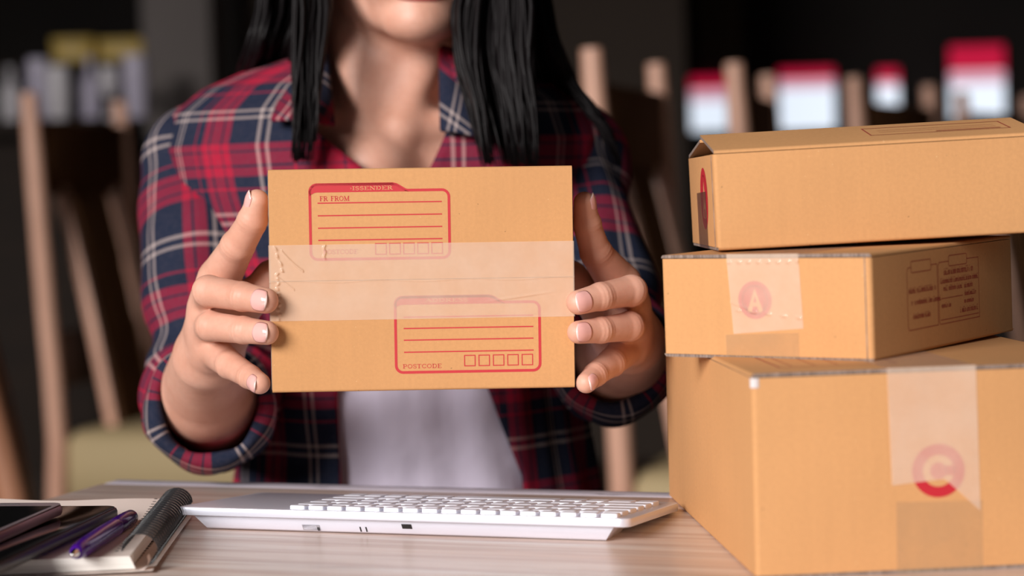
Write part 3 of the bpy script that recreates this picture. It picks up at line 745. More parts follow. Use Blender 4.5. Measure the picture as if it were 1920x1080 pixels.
hand_parts.append(hand(-1, wrL, elL, mcL, fiL, thL))
for (p_, r_, d_), (ln, wd) in zip(fiL, ((.0120, .85), (.0128, .95), (.0122, .95), (.0105, .9))): nail(p_, r_, d_, ln, wd)
# her left hand (right in the picture)
wrR = A3(1188, 640, 1.392); elR = A3(1150, 684, 1.56)
mcR = [A3(1160, 530, 1.358), A3(1176, 562, 1.354), A3(1180, 612, 1.356), A3(1180, 650, 1.364)]
fiR = [([mcR[0], A3(1117, 474, 1.336), A3(1100, 420, 1.326), A3(1096, 380, 1.320)], (.0145, .0106, .0092, .0074), np.array([1, -.2, .1])),
       ([mcR[1], A3(1183, 545, 1.310), A3(1126, 556, 1.292), A3(1085, 567, 1.2815)], (.0115, .0102, .0090, .0080), np.array([.15, -1, .05])),
       ([mcR[2], A3(1180, 612, 1.312), A3(1126, 619, 1.293), A3(1085, 623, 1.2822)], (.0110, .0096, .0084, .0075), np.array([.15, -1, .05])),
       ([mcR[3], A3(1146, 680, 1.326), A3(1116, 702, 1.306), A3(1099, 718, 1.2930)], (.0120, .0094, .0078, .0068), np.array([.5, -1, -.1]))]
thR = ([A3(1150, 615, 1.380), A3(1110, 560, 1.378), A3(1072, 520, 1.372), A3(1020, 492, 1.3645)],)
hand_parts.append(hand(1, wrR, elR, mcR, fiR, thR))
for (p_, r_, d_), (ln, wd) in zip(fiR, ((.0115, .8), (.0125, .95), (.0120, .95), (.0105, .85))): nail(p_, r_, d_, ln, wd)
# trunk, neck, head: one coarser field
G = Field((-.36, 1.42, .40), (.18, 1.86, 1.36), .0027)
FL = (np.array([0, 1, 0]), .66)
def trunk(x, z, rx, k=.03): G.cone((-.1-x, 1.665, z), (-.1+x, 1.665, z), rx, rx, k, FL)
G.cone((-.18, 1.67, .985), (-.02, 1.67, .985), .052, .052, .02); trunk(.055, .93, .092); trunk(.045, .84, .088); trunk(.045, .74, .092); trunk(.055, .62, .10); trunk(.06, .575, .09)
G.ell((-.150, 1.620, .905), (.045, .042, .045), .02); G.ell((-.050, 1.620, .905), (.045, .042, .045), .02)
G.cone((-.11, 1.645, .99), (-.11, 1.603, .985), .05, .033, .04)
for sx in (-1, 1):
    G.cone((-.105+sx*.02, 1.607, 1.015), (-.105+sx*.12, 1.635, 1.030), .010, .010, .018)       # collarbones
    G.cone((-.098+sx*.013, 1.605, 1.02), (-.088+sx*.050, 1.66, 1.13), .010, .012, .016)        # neck tendons
    G.cone((-.105+sx*.04, 1.68, 1.07), (-.105+sx*.115, 1.67, 1.030), .026, .024, .03)           # shoulder slope
G.cone((-.105, 1.66, 1.02), (-.086, 1.662, 1.15), .050, .0475, .02)
# arms down to the elbows, thighs, shins
G.cone(A3(384, 340, 1.655), A3(398, 640, 1.60), .030, .030, .02); G.cone(A3(398, 640, 1.60), elL, .030, .034, .02); G.cone(A3(1074, 340, 1.655), A3(1122, 620, 1.595), .030, .030, .02); G.cone(A3(1122, 620, 1.595), elR, .030, .032, .02)
# head in its own frame
HC = A3(773, -178, 1.645); yaw, roll = R(7), R(2.5)
Rh = np.array(Matrix.Rotation(yaw, 3, 'Z') @ Matrix.Rotation(roll, 3, 'Y'))
Hd = lambda x, y, z: HC + Rh @ np.array([x, y, z])
G.ell(Hd(0, .012, .030), (.073, .090, .082), .01); G.ell(Hd(0, -.026, -.030), (.060, .062, .085), .02)
for sx in (-1, 1):
    G.cone(Hd(sx*.050, .002, -.058), Hd(sx*.014, -.070, -.0985), .020, .0155, .02)
    G.ell(Hd(sx*.036, -.056, -.030), (.027, .030, .030), .02); G.ell(Hd(sx*.024, -.072, -.070), (.018, .018, .018), .012)
    G.ell(Hd(sx*.075, .012, -.004), (.008, .018, .030), .006)
    G.ell(Hd(sx*.031, -.082, .013), (.013, .014, .007), .006, sub=True)
    G.ell(Hd(sx*.031, -.0640, .0215), (.0165, .0125, .0056), .003); G.ell(Hd(sx*.031, -.0635, .0035), (.0155, .0110, .0046), .003)
    G.ell(Hd(sx*.030, -.066, .030), (.020, .010, .006), .010)
    G.ell(Hd(sx*.009, -.098, -.034), (.0065, .008, .006), .005)
G.ell(Hd(0, -.078, -.100), (.019, .018, .0165), .012); G.cone(Hd(0, -.084, .016), Hd(0, -.104, -.029), .006, .0080, .008); G.ell(Hd(0, -.082, -.070), (.026, .014, .018), .012)
G.ell(Hd(0, -.074, .040), (.045, .02, .02), .02)
G.cone(Hd(-.03, .06, -.03), (-.105, 1.68, 1.06), .045, .045, .02)
body = mesh_obj('body', [(v - _off, f) for v, f in hand_parts + [G.mesh()]], M_skin, woman)
M_lip = mat('lip', (.52, .10, .10), .35)
lf = Field(HC-.14, HC+.06, .0016)
lf.ell(Hd(0, -.0915, -.0835), (.0150, .0062, .0050), .004, rot=Rh)
for sx in (-1, 1):
    lf.ell(Hd(sx*.012, -.0895, -.0818), (.0110, .0055, .0042), .004, rot=Rh); lf.cone(Hd(sx*.017, -.0880, -.0790), Hd(sx*.0245, -.0820, -.0755), .0040, .0016, .003)
    lf.ell(Hd(sx*.007, -.0930, -.0750), (.0110, .0052, .0030), .003, rot=Rh)
v_, f_ = lf.mesh(); mesh_obj('lips', [(v_-_off, f_)], M_lip, woman)
M_eye = mat('eye_white', (.8, .78, .76), .1); M_iris = mat('dark_iris', (.02, .012, .008), .1)
for sx in (-1, 1):
    e = Hd(sx*.031, -.0660, .0122); mb = MB(); n = 16
    for lab_, c_, r_, mm_ in (('eyeball', e, .0115, M_eye), ('iris', e + Rh @ np.array([0, -.0072, 0]), .0058, M_iris)):
        mb = MB().lathe([(max(1e-4, r_*math.sin(math.pi*k/12)), -r_*math.cos(math.pi*k/12)) for k in range(13)], 18, c=W3(c_)); mb.build(lab_, mm_, woman, smooth=True)
    mb = MB(); mb.tube([W3(Hd(sx*(.014+.036*k/8), -.0785+.020*(k/8)**2, .032+.005*math.sin(math.pi*(k/8)*.9))) for k in range(9)], [.0014+.0012*math.sin(math.pi*k/8) for k in range(9)], 6).build('eyebrow', mat('eyebrow_hair', (.012, .008, .007), .6), woman, smooth=True)

# ------------------------------------------------------------------ clothes
M_plaid = mat('plaid_flannel', (.3, .02, .05), .85); _t = NT(M_plaid); _t.b.inputs['Specular IOR Level'].default_value = .2
_uv = _t.n('ShaderNodeTexCoord'); _sx = _t.n('ShaderNodeSeparateXYZ')
_mp = _t.n('ShaderNodeMapping'); _mp.inputs['Scale'].default_value = (1/.092, 1/.092, 1); _t.l(_uv.outputs['UV'], _mp.inputs[0]); _t.l(_mp.outputs[0], _sx.inputs[0])
RED, NVY, WHT = (.38, .008, .036), (.010, .016, .038), (.46, .37, .35)
_stops = [(0, RED), (.075, NVY), (.095, RED), (.205, NVY), (.225, RED), (.30, NVY), (.585, WHT), (.615, NVY), (.665, WHT), (.695, NVY), (.88, RED), (.90, NVY)]
_th = []
for ch in (0, 1):
    fr = _t.n('ShaderNodeMath', operation='FRACT'); _t.l(_sx.outputs[ch], fr.inputs[0]); _th.append(_t.ramp(fr.outputs[0], _stops, 'CONSTANT'))
_k = _t.mix(.5, _th[0], _th[1])
_c = _t.coords('Object'); _fz = _t.noise(_c, 350, 3)
_k = _t.mix(_t.ramp(_fz, [(.35, 0), (.8, .18)]), _k, (.10, .08, .10)); _t.l(_k, _t.b.inputs['Base Color']); _t.bump(_fz, .25, .0008)
M_tee = mat('white_cotton', (.74, .67, .82), .85); _t = NT(M_tee); _t.bump(_t.noise(_t.coords('Object'), 14, 3), .6, .012)
M_trous = mat('dark_denim', (.02, .026, .05), .8); M_shoe = mat('dark_canvas_shoe', (.03, .03, .035), .6)
RING = [(.60, -.085, 1.67, .165, .118), (.70, -.086, 1.665, .150, .108), (.76, -.087, 1.66, .144, .104), (.84, -.092, 1.66, .144, .104), (.92, -.098, 1.66, .158, .112), (.97, -.102, 1.66, .172, .110), (1.005, -.104, 1.662, .178, .102), (1.033, -.105, 1.664, .170, .088), (1.052, -.105, 1.665, .146, .076), (1.066, -.104, 1.665, .112, .066), (1.080, -.098, 1.665, .068, .060)]
_rz = [r[0] for r in RING]
def ringat(z): return [float(np.interp(z, _rz, [r[k] for r in RING])) for k in (1, 2, 3, 4)]
_oz = [.60, .738, .805, .90, .925, .963, .984, 1.015, 1.05, 1.08]
_oL = [-.128, -.129, -.131, -.116, -.100, -.097, -.108, -.141, -.147, -.142]
_oR = [.006, -.005, -.030, -.066, -.080, -.081, -.070, -.056, -.050, -.052]
def foldn(a, b, c, k=1): return mnoise.noise(Vector((a, b, c)))
def shirt_pt(z, ph, push=0):
    cx, cy, a, b = ringat(z); c, s = math.cos(ph), math.sin(ph); e = 2/2.35
    x = a*abs(s)**e*(1 if s > 0 else -1); y = -b*abs(c)**e*(1 if c > 0 else -1)
    n = Vector((s/a, -c/b, 0)).normalized()
    d = .0065*foldn(ph*2.6, z*5, 1) + .004*foldn(ph*6, z*9, 5) + .003*math.sin(ph*11 + 6*foldn(ph, z*4, 9)) * (1 if z < .95 else .3) + push
    return (cx + x + n.x*d, cy + y + n.y*d, z)
shirt_rows = []; suv = []
NZ, NP = 90, 150
zs = np.concatenate([np.linspace(.60, .99, 52), np.linspace(.995, 1.080, 38)])
for z in zs:
    cx, cy, a, b = ringat(z)
    fl = math.asin(max(-.95, min(.95, (np.interp(z, _oz, _oL) - cx)/a))); fr = math.asin(max(-.95, min(.95, (np.interp(z, _oz, _oR) - cx)/a)))
    row = []
    for j in range(NP):
        ph = fr + (2*math.pi + fl - fr)*j/(NP-1)
        row.append(W3(shirt_pt(z, ph))); suv.append((ph*.150 + .012, z*1.0 + .031 + (.35*max(0, z-1.0))))
    shirt_rows.append(row)
mb = MB().grid(shirt_rows); shirt = mb.build('shirt', M_plaid, woman, smooth=True, uv=suv)
shirt['label'] = 'red and navy plaid flannel shirt worn open'
md = shirt.modifiers.new('t', 'SOLIDIFY'); md.thickness = .0022; md.offset = 1
trow = []
for i in range(40):
    row = []
    for j in range(120):
        ph = 2*math.pi*j/120; zt = .978 + .055*(1-math.cos(ph))/2; z = .60 + (zt-.60)*i/39
        p = shirt_pt(z, ph, -.009 + .003*foldn(ph*3, z*12, 3) + .0028*math.sin(z*75 + ph*9 + 3*foldn(ph*2, z*6, 7))); row.append(W3(p))
    trow.append(row)
tee = MB().grid(trow, 0, True).build('t_shirt', M_tee, woman, smooth=True); tee['label'] = 'white t-shirt under the open plaid shirt'
def sleeve(ctrl, seed, u0, cuff_len=.044):
    P = [(*A3(px, py, Y), r) for px, py, Y, r in ctrl]; S = spline(P, 96)
    mb = MB(); uv = []; rows = []; n = 72; nv = None; ln = 0; frames = []
    L = [0]
    for i in range(1, len(S)): L.append(L[-1] + np.linalg.norm(S[i][:3]-S[i-1][:3]))
    for i, q in enumerate(S):
        p = Vector(q[:3]); t = (Vector(S[min(i+1, 95)][:3]) - Vector(S[max(i-1, 0)][:3])).normalized()
        nv = (Vector((0, -1, 0)) - t*t.dot(Vector((0, -1, 0)))).normalized() if nv is None else (nv - t*nv.dot(t)).normalized()
        b = t.cross(nv); frames.append((p, t, nv, b, q[3])); row = []
        f = L[i]/L[-1]
        for k in range(n):
            th = 2*math.pi*k/n
            e = math.exp(-((f-.66)/.16)**2)
            d = .0065*foldn(th_x(th)*1.6, L[i]*13, seed) + .0040*foldn(th_x(th)*2.2+3, L[i]*34, seed+4) + .0045*e*math.sin(L[i]*150 + 3.2*foldn(math.cos(th)*1.3, math.sin(th)*1.3, seed))
            d += .003*math.sin(L[i]*55+2*math.cos(th+seed))*(1-e)
            r = q[3] + d
            row.append(W3(p + (nv*math.cos(th) + b*math.sin(th))*r)); uv.append((th*.052 + u0, L[i] + seed*.013))
        rows.append(row)
    mb.grid(rows, 0, True)
    # seam of the uv loop: repeat the first column
    vs = []; uvs = []; fs = []
    for i in range(len(rows)):
        for k in range(n+1): vs.append(rows[i][k % n]); uvs.append((2*math.pi*k/n*.052 + u0, uv[i*n][1]))
    mb2 = MB(); mb2.add(vs, [(i*(n+1)+k, i*(n+1)+k+1, (i+1)*(n+1)+k+1, (i+1)*(n+1)+k) for i in range(len(rows)-1) for k in range(n)])
    o = mb2.build('sleeve', M_plaid, shirt, smooth=True, uv=uvs)
    p, t, nv, b, r = frames[-1]
    prof = [(-.0065, -.040), (-.0055, -.012), (-.0045, .0015), (.0, .0042), (.0045, .0020), (.0068, -.004), (.0075, -.018), (.0072, -.032), (.0050, -.041), (-.001, -.044)]
    vs = []; uvs = []; m = len(prof)
    for i, (dr, ds) in enumerate(prof):
        for k in range(n+1):
            th = 2*math.pi*k/n; wob = .0022*foldn(math.cos(th)*1.7, math.sin(th)*1.7, seed+i*.12) + .0012*math.sin(th*5+i*.8)
            s_ = -ds
            idx = max(0, 95 - int(max(0, s_)/max(1e-6, L[-1])*95)); pp, tt, nn, bb, rr0 = frames[idx]
            vs.append(W3(pp + t*(max(0, ds)) + (nn*math.cos(th) + bb*math.sin(th))*(r*.55+rr0*.45 + dr + wob))); uvs.append((th*.054 + u0 + .03, i*.0075 + .02))
    mb3 = MB().add(vs, [(i*(n+1)+k, i*(n+1)+k+1, (i+1)*(n+1)+k+1, (i+1)*(n+1)+k) for i in range(m-1) for k in range(n)])
    c = mb3.build('rolled_cuff', M_plaid, shirt, smooth=True, uv=uvs)
def th_x(th): return math.sin(th)*1.1 + math.cos(th)*.35
sleeve([(410, 215, 1.675, .030), (382, 275, 1.668, .0430), (378, 350, 1.652, .0480), (388, 470, 1.625, .0530), (396, 620, 1.60, .0545), (400, 730, 1.575, .0520), (398, 766, 1.525, .0465), (393, 760, 1.460, .0405)], 1, .01)
sleeve([(1040, 215, 1.675, .030), (1062, 275, 1.668, .0430), (1074, 345, 1.652, .0465), (1090, 430, 1.630, .0490), (1112, 550, 1.605, .0530), (1136, 650, 1.575, .0500), (1148, 680, 1.525, .0450), (1150, 664, 1.460, .0395)], 6, .045)
def patch(name, c00, c10, c11, c01, bulge, uv0, ang, n=12, rx=0):
    C = [A3(*c) for c in (c00, c10, c11, c01)]; rows = []; uv = []
    for i in range(n+1):
        row = []
        for j in range(n+1):
            s, q = i/n, j/n; p = (C[0]*(1-s)+C[1]*s)*(1-q) + (C[3]*(1-s)+C[2]*s)*q
            p = p + np.array([0, -1, .25])*bulge*math.sin(math.pi*min(1, q*.95+.05))*(1-.3*s) + np.array([0, .003, 0])*foldn(s*2, q*2, ang)
            row.append(W3(p)); uv.append((uv0[0] + s*.07*math.cos(ang) - q*.06*math.sin(ang), uv0[1] + s*.07*math.sin(ang) + q*.06*math.cos(ang)))
        rows.append(row)
    o = MB().grid(rows).build(name, M_plaid, shirt, smooth=True, uv=uv); md = o.modifiers.new('t', 'SOLIDIFY'); md.thickness = .003; md.offset = 0
patch('collar', (824, 88, 1.625), (826, 246, 1.556), (926, 268, 1.553), (880, 118, 1.640), .012, (.01, .02), .4)
patch('collar', (614, 96, 1.625), (628, 236, 1.556), (508, 226, 1.558), (556, 112, 1.645), .012, (.03, .05), -.5)
# rear of the collar, standing round the neck
rows = []; uv = []
for i in range(7):
    row = []
    for j in range(33):
        ph = R(62 + (360-124)*j/32); q = i/6; rr = .060 + .012*q - .004*q*q
        row.append(W3((-.098 + rr*1.08*math.sin(ph), 1.665 - rr*math.cos(ph), 1.100 - .030*q))); uv.append((ph*.06, q*.04))
    rows.append(row)
o = MB().grid(rows).build('collar', M_plaid, shirt, smooth=True, uv=uv); md = o.modifiers.new('t', 'SOLIDIFY'); md.thickness = .003
M_btn = mat('pale_button', (.7, .66, .6), .3)
for px, py, Y in ((702, 352, 1.545),):
    mb = MB().lathe([(.0002, -.001), (.0050, -.001), (.0055, 0), (.005, .001), (.0035, .0007), (.0002, .0007)], 16); q = A3(px, py, Y)
    mb.v = [tuple(W3(q + np.array([x, -z, y]))) for x, y, z in mb.v]; mb.build('button', M_btn, shirt, smooth=True)
# trousers and shoes (under the table)
G = Field((-.36, 1.10, .05), (.18, 1.84, .68), .007)
for z, x, r in ((.62, .055, .112), (.545, .07, .110)): G.cone((-.1-x, 1.665, z), (-.1+x, 1.665, z), r, r, .03, (np.array([0, 1, 0]), .82))
for sx in (-1, 1):
    k = np.array([-.1+sx*.078, 1.24, .535]); an = np.array([-.1+sx*.09, 1.30, .10])
    G.cone((-.1+sx*.085, 1.64, .535), k, .082, .062, .03); G.cone(k, an, .060, .044, .02)
v_, f_ = G.mesh(); mesh_obj('trousers', [(v_-_off, f_)], M_trous, woman)
for sx in (-1, 1):
    G = Field((-.1+sx*.09-.06, 1.08, .002), (-.1+sx*.09+.06, 1.38, .14), .006)
    G.cone((-.1+sx*.09, 1.33, .042), (-.1+sx*.095, 1.15, .036), .036, .034, .02); G.cone((-.1+sx*.09, 1.31, .05), (-.1+sx*.09, 1.30, .10), .040, .040, .02)
    v_, f_ = G.mesh(); mesh_obj('shoe', [(v_-_off, f_)], M_shoe, woman)
stool = thing('wooden_stool', 'plain wooden stool the woman sits on, behind the table', 'stool', (-.1, 1.68, -.006))
MB().lathe([(.001, .415), (.165, .415), (.17, .42), (.17, .432), (.165, .438), (.001, .438)], 36).build('seat', M_chair, stool, smooth=True, sharp=40)
for k in range(4):
    a = R(45+90*k); MB().tube([(.12*math.cos(a), .12*math.sin(a), .415), (.16*math.cos(a), .16*math.sin(a), .006)], [.018, .014], 10).build('leg', M_chair, stool, smooth=True, sharp=40)
# hair: many tapering locks falling from the scalp
M_hair = mat('black_hair', (.006, .0045, .005), .42); M_hair.node_tree.nodes['Principled BSDF'].inputs['Specular IOR Level'].default_value = .14
hb = MB(); hr = random.Random(11)
def locks(ctrl, count, spread, r0=.0042, n=20, yspread=.012, jit=10):
    cl = [(hr.uniform(-1, 1), hr.uniform(-1, 1)) for _ in range(max(4, count//7))]; r0 *= .46
    for _ in range(int(count*3.4)):
        ca, cb = hr.choice(cl); a = max(-1.1, min(1.1, ca + hr.gauss(0, .10))); dy = (cb + hr.gauss(0, .25))*yspread; ph = hr.uniform(0, 6.3); fr = hr.uniform(.5, 1.3); cut = hr.uniform(.88, 1.0)
        pts = []
        for i, (px, py, Y) in enumerate(ctrl):
            sp = spread[i]
            pts.append(A3(px + a*sp + hr.uniform(-jit, jit)*.25, py + hr.uniform(-6, 6), Y + dy))
        S = spline(pts, n); S = S[:max(4, int(n*cut))]; r = r0*hr.uniform(.55, 1.25)
        pp = [p + np.array([.0022*math.sin(ph + i*.55*fr), .0015*math.cos(ph + i*.5), 0]) for i, p in enumerate(S)]
        hb.tube([W3(p) for p in pp], [r*(1 if i < len(pp)-5 else (len(pp)-i)/5.5) for i in range(len(pp))], 5)
# her right side (left in the picture): a slim strand in front, the mass behind the shoulder
locks([(690, -470, 1.62), (590, -330, 1.60), (572, -120, 1.575), (585, 0, 1.560), (578, 120, 1.545), (572, 220, 1.536), (566, 340, 1.532)], 46, (30, 14, 20, 28, 24, 20, 16))
locks([(700, -480, 1.65), (560, -330, 1.66), (520, -120, 1.655), (540, 10, 1.64), (520, 90, 1.635), (500, 170, 1.70), (490, 300, 1.79)], 90, (30, 20, 40, 58, 55, 60, 60), .0048, 20, .022)
locks([(700, -470, 1.63), (604, -330, 1.615), (580, -120, 1.600), (582, 0, 1.600), (574, 70, 1.605), (570, 140, 1.625), (560, 200, 1.68)], 70, (20, 10, 18, 18, 20, 30, 40), .0045, 18, .015)
# her left side (right in the picture)
locks([(770, -470, 1.62), (895, -330, 1.60), (930, -130, 1.580), (925, 0, 1.565), (925, 110, 1.550), (945, 220, 1.536), (965, 350, 1.530)], 105, (30, 20, 36, 62, 62, 56, 44), .0046, 20, .018)
locks([(770, -480, 1.65), (925, -330, 1.66), (975, -120, 1.65), (985, 20, 1.63), (1000, 110, 1.62), (1030, 190, 1.66), (1060, 300, 1.77)], 70, (30, 20, 34, 40, 50, 60, 60), .0048, 20, .02)
locks([(780, -480, 1.65), (930, -320, 1.65), (985, -120, 1.65), (1008, 20, 1.635), (1052, 130, 1.615), (1105, 205, 1.600), (1140, 260, 1.597), (1160, 330, 1.60)], 24, (20, 20, 12, 8, 8, 8, 8, 8), .0032, 24, .006, 4)
locks([(740, -480, 1.66), (760, -470, 1.75), (760, -250, 1.775), (755, -20, 1.760), (750, 150, 1.765), (750, 330, 1.79)], 110, (60, 90, 160, 190, 200, 200), .0065, 16, .012)
# crown: rows of locks over the skull from the parting
for k in range(90):
    a = k/89*math.pi*1.15 - .25; side = 1 if k % 2 else -1; yy = -.070 + .150*(k//2)/44
    pts = [Hd(side*.004, yy*.9, .118 - abs(yy)*.35), Hd(side*.045, yy*1.0, .104 - abs(yy)*.4), Hd(side*.078, yy*1.0+.005, .055 - abs(yy)*.3), Hd(side*.084, yy*.9+.012, -.01), Hd(side*.086, yy*.8+.02, -.09)]
    hb.tube([W3(p) for p in spline(pts, 16)], [.0065]*16, 6)
capv = []; capf = []; NA, NB = 40, 24
for i in range(NB+1):
    for j in range(NA):
        th = math.pi*i/NB; a = 2*math.pi*j/NA; capv.append(Hd(.079*math.sin(th)*math.cos(a), .020+.094*math.sin(th)*math.sin(a), .034+.086*math.cos(th)))
for i in range(NB):
    for j in range(NA):
        th = math.pi*(i+.5)/NB; a = 2*math.pi*(j+.5)/NA; dy = math.sin(th)*math.sin(a); dz = math.cos(th)
        if (dy > -.10 or dz > .88) and dz > -.75: capf.append((i*NA+j, i*NA+(j+1) % NA, (i+1)*NA+(j+1) % NA, (i+1)*NA+j))
hb.add([W3(p) for p in capv], capf)
hair = hb.build('hair', M_hair, woman, smooth=True, fixn=False); hair['label'] = 'long straight black hair falling over both shoulders'

# ------------------------------------------------------------------ background: chairs
def make_chair(wd=.46, lean=.03, H=1.19, seat=.47, bow=1, light=None, dark=None):
    M_chair = light or globals()['M_chair']; M_chair_dk = dark or globals()['M_chair_dk']
    r = bpy.data.objects.new('dining_chair', None); col.objects.link(r); r.empty_display_size = .1
    for y in (0, wd):
        pts = [(-.05, y, 0), (0, y, seat*.9), (-lean*.45, y, .80), (-lean, y, H)]
        mb = MB(); S = spline(pts, 9)
        mb.tube([tuple(p) for p in S], [.0205]*8 + [.018], 10); 
        mb.build('back_post', M_chair, r, smooth=True, sharp=50)
    xb = lambda z: -lean*(z-seat)/(H-seat)
    MB().box((xb(1.06)-.011, .022, .985), (xb(1.06)+.011, wd-.022, 1.135)).build('top_rail', M_chair_dk, r, bevel=.004)
    MB().box((xb(.62)-.010, .022, .585), (xb(.62)+.010, wd-.022, .700)).build('lower_rail', M_chair_md, r, bevel=.004)
    for k, (yc, hw, m_) in enumerate(((.115, .017, M_chair), (.20, .024, M_chair_dk), (.285, .024, M_chair_dk), (.385, .017, M_chair))):
        pts = [(xb(1.0), yc, 1.0), (xb(.88)+.028*bow, yc, .86), (xb(.74)+.055*bow, yc, .70), (xb(.5)+.085*bow, yc, seat)]
        S = spline(pts, 9)
        mb = MB(); rr = []
        for i, p in enumerate(S):
            rr.append([(p[0]-.012, p[1]-hw, p[2]), (p[0]+.012, p[1]-hw, p[2]), (p[0]+.012, p[1]+hw, p[2]), (p[0]-.012, p[1]+hw, p[2])])
        mb.grid(rr, 0, True); mb.f += [(0, 1, 2, 3), (32, 33, 34, 35)]; mb.m += [0, 0]
        mb.build('back_slat', m_, r, bevel=.002)
    MB().box((-.01, .02, seat-.175), (.43, wd-.02, seat-.12)).build('seat_frame', M_chair, r, bevel=.005)
    ou = rrect(0, .0, .46, wd, .04, 5); inn = rrect(.02, .02, .44, wd-.02, .04, 5); n = len(ou); mb = MB()
    lay = [(inn, seat-.121), (ou, seat-.108), (ou, seat+.006), (inn, seat+.024), (rrect(.10, .1, .36, wd-.1, .04, 5), seat+.030)]
    mb.add([(x, y, z) for L_, z in lay for x, y in L_], [(i+k*n, (i+1) % n+k*n, n+(i+1) % n+k*n, n+i+k*n) for k in range(4) for i in range(n)] + [tuple(range(n))[::-1], tuple(range(4*n, 5*n))])
    mb.build('seat_cushion', M_cush, r, smooth=True, sharp=70)
    for y in (.02, wd-.02): MB().tube([(.41, y+(.01 if y < .1 else -.01), seat-.16), (.43, y, 0)], [.021, .016], 10).build('front_leg', M_chair, r, smooth=True, sharp=50)
    for y in (.0, wd): MB().box((-.02, y-.008, .2), (.42, y+.008, .235)).build('stretcher', M_chair, r, bevel=.003)
    return r
chair0 = make_chair()
def setc(o, label, near, far):
    o['label'] = label; o['category'] = 'chair'; o['group'] = 'wooden dining chairs behind the woman'
    d = Vector(far)-Vector(near); a_ = math.atan2(-d.x, d.y); o.location = (near[0] + .03*math.cos(a_), near[1] + .03*math.sin(a_), 0); o.rotation_euler = (0, 0, math.atan2(-d.x, d.y)); o.scale = (1, math.hypot(d.x, d.y)/.46, 1)
def cpair(p, Y, q, Y2): return (at(p, 200, Y), at(q, 200, Y2))
n_, f_ = at(54, 165, 4.07), at(224, 185, 4.5)
setc(chair0, 'high-backed wooden chair with beige cushion on the left, beside the bar counter', n_, f_)
for lab, a in (('high-backed wooden chair half hidden behind the long-haired woman’s shoulder', (1112, 3.25, 1232, 3.7)),
               ('wooden chair whose post stands before the narrow sign beside the tan column', (1378, 3.75, 1440, 4.2)),
               ('wooden chair below the gap between the wide sign and the smallest sign', (1602, 4.4, 1742, 4.9)),
               ('wooden chair farthest to the right, below the tallest red and white sign', (1803, 5.3, 1925, 5.75))):
    c = copy_tree(chair0); setc(c, lab, *cpair(a[0], a[1], a[2], a[3]))
M_red_wood = wood('reddish_brown_wood', (.40, .19, .11), (.30, .13, .07), (14, 14, 2), .45, .35)
cf = make_chair(.46, .13, 1.16, .47, 0, M_red_wood, M_red_wood)
cf['label'] = 'reclined wooden chair at the left edge, nearest of the chairs'; cf['category'] = 'chair'; cf['group'] = 'wooden dining chairs behind the woman'
_q = at(36, 920, 2.40); cf.location = (_q.x + .015, 2.40, 0); cf.rotation_euler = (0, 0, R(14.5))

# ------------------------------------------------------------------ background: bar with glassware, signs
M_bar = wood('black_brown_bar_wood', (.03, .016, .009), (.018, .01, .006), (3, 14, 14), .8, .3)
_zc = at(150, 226, 6.3).z
bar = thing('bar_counter', 'dark wooden bar counter on the left carrying a row of pale glassware', 'counter', (0, 0, 0))
MB().box((-4.3, 6.15, _zc-.05), (-1.26, 6.75, _zc)).build('counter_top', M_bar, bar, bevel=.006)
MB().box((-4.25, 6.25, 0), (-1.30, 6.70, _zc-.05)).build('counter_body', M_bar, bar)
for k in range(6): MB().box((-4.20+k*.49, 6.235, .12), (-3.76+k*.49, 6.252, _zc-.15)).build('front_panel', M_bar, bar, bevel=.004)
M_glass = mat('pale_lilac_glassware', (.88, .82, 1.0), .12, Transmission_Weight=.15, IOR=1.3)
M_glass2 = mat('frosted_white_glassware', (.92, .88, .92), .3)
def vessel(px, wd, hpx, style, label, m):
    p = at(px, 200, 6.3); s = 6.3/FPX; r = wd*s/2; h = hpx*s
    o = thing('glass_vessel' if style else 'glass_bottle', label, 'bottle' if not style else 'glass', (p.x, 6.30+.05*math.sin(px), _zc), (0, 0, 0), 'pale glassware on the bar counter')
    if style == 0: pr = [(r*.9, 0), (r, .01), (r, h*.55), (r*.8, h*.66), (r*.35, h*.76), (r*.32, h*.95)]
    elif style == 1: pr = [(r*.75, 0), (r*.8, .01), (r, h*.5), (r*.95, h*.9), (r*.9, h), (r*.8, h), (r*.85, h*.5), (r*.1, .02)]
    else: pr = [(r*.6, 0), (r*.6, .008), (r*.12, .02), (r*.12, h*.4), (r*.7, h*.5), (r, h*.72), (r*.85, h), (r*.8, h), (r*.9, h*.72), (r*.1, h*.5)]
    MB().lathe(pr, 20).build('glass_body', m, o, smooth=True, sharp=60)
    if style == 0: MB().lathe([(r*.38, h*.95), (r*.38, h), (.001, h)], 16).build('stopper', M_glass2, o, smooth=True, sharp=50)
for a in ((14, 34, 105, 0, 'pale stoppered bottle at the left end of the bar', M_glass2), (70, 44, 118, 1, 'tall lilac tumbler left of the wide white jug on the bar', M_glass), (118, 46, 100, 1, 'wide frosted white jug on the bar', M_glass2), (165, 38, 120, 0, 'slim stoppered bottle in the middle of the bar', M_glass), (212, 36, 96, 2, 'stemmed glass right of the slim bottle on the bar', M_glass2), (262, 46, 116, 1, 'broad lilac carafe at the right end of the bar', M_glass)): vessel(*a)
_sy = 6.92
_zs = at(200, 120, _sy).z
shelf = thing('back_bar_shelf', 'dark shelf behind the bar holding two yellow tins', 'shelf', (0, 0, 0))
MB().box((-3.9, _sy-.15, _zs-.03), (-1.25, _sy+.16, _zs)).build('shelf_board', M_bar, shelf, bevel=.003)
for x in (-3.85, -1.30): MB().box((x, _sy-.12, 0), (x+.04, _sy+.14, _zs-.03)).build('shelf_upright', M_bar, shelf)
M_yel = mat('mustard_yellow_tin', (.80, .54, .10), .4)
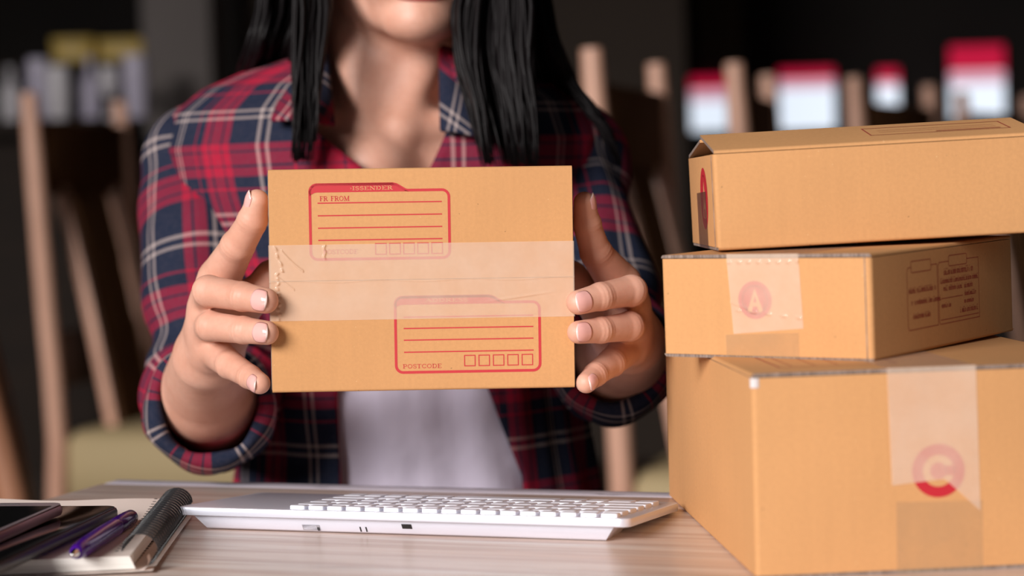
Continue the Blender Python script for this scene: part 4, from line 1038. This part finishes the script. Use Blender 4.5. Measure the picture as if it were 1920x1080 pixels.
for (x0, x1, h_, lb) in ((106, 182, 48, 'mustard yellow tin on the shelf, the smaller left one'), (192, 290, 44, 'mustard yellow tin on the shelf, the wider right one')):
    a = at(x0, 120, _sy); b = at(x1, 120, _sy)
    o = thing('storage_tin', lb, 'tin', ((a.x+b.x)/2, _sy, _zs), (0, 0, 0), 'yellow tins on the shelf behind the bar')
    wd = (b.x-a.x)/2; hh = h_*_sy/FPX
    MB().box((-wd, -.06, 0), (wd, .06, hh*.8)).build('tin_body', M_yel, o, bevel=.006); MB().box((-wd-.003, -.063, hh*.8), (wd+.003, .063, hh)).build('lid', M_yel, o, bevel=.004)
def emit(name, c, s):
    m = mat(name, c, .4); b = m.node_tree.nodes['Principled BSDF']; b.inputs['Emission Color'].default_value = (*c, 1); b.inputs['Emission Strength'].default_value = s; return m
M_white = emit('lit_white_panel', (.80, .88, 1.0), 1.0); M_redl = emit('lit_red_header', (.80, .012, .07), .5); M_pink = emit('lit_pink_band', (.85, .50, .62), .7)
SY = 8.9
for x0, x1, y0, y1, yr, yp, lb in ((1298, 1364, 143, 246, 168, 190, 'narrow lit sign with red header beside the tan column'), (1465, 1565, 127, 245, 150, 168, 'wide bright lit sign with red header, second from the column'), (1648, 1686, 128, 204, 152, 163, 'smallest lit sign with dull red header'), (1786, 1884, 84, 222, 134, 158, 'tallest lit sign with deep red header at the right')):
    A_, B_ = at(x0, y1, SY), at(x1, y0, SY); zr = at(x0, yr, SY).z; zp = at(x0, yp, SY).z
    o = thing('lit_sign', lb, 'sign', ((A_.x+B_.x)/2, SY+.05, A_.z), (0, 0, 0), 'red and white lit signs on the far wall')
    hw = (B_.x-A_.x)/2; H1 = zp-A_.z; H2 = zr-A_.z; H3 = B_.z-A_.z
    dim = x1-x0 < 50
    MB().box((-hw-.006, -.01, -.006), (hw+.006, .05, H3+.006)).build('sign_case', M_bbody, o)
    MB().box((-hw, -.03, 0), (hw, -.01, H1)).build('white_panel', M_white, o); MB().box((-hw, -.03, H1), (hw, -.01, H2)).build('pink_band', M_pink, o); MB().box((-hw, -.03, H2), (hw, -.01, H3)).build('red_header', M_redl, o)
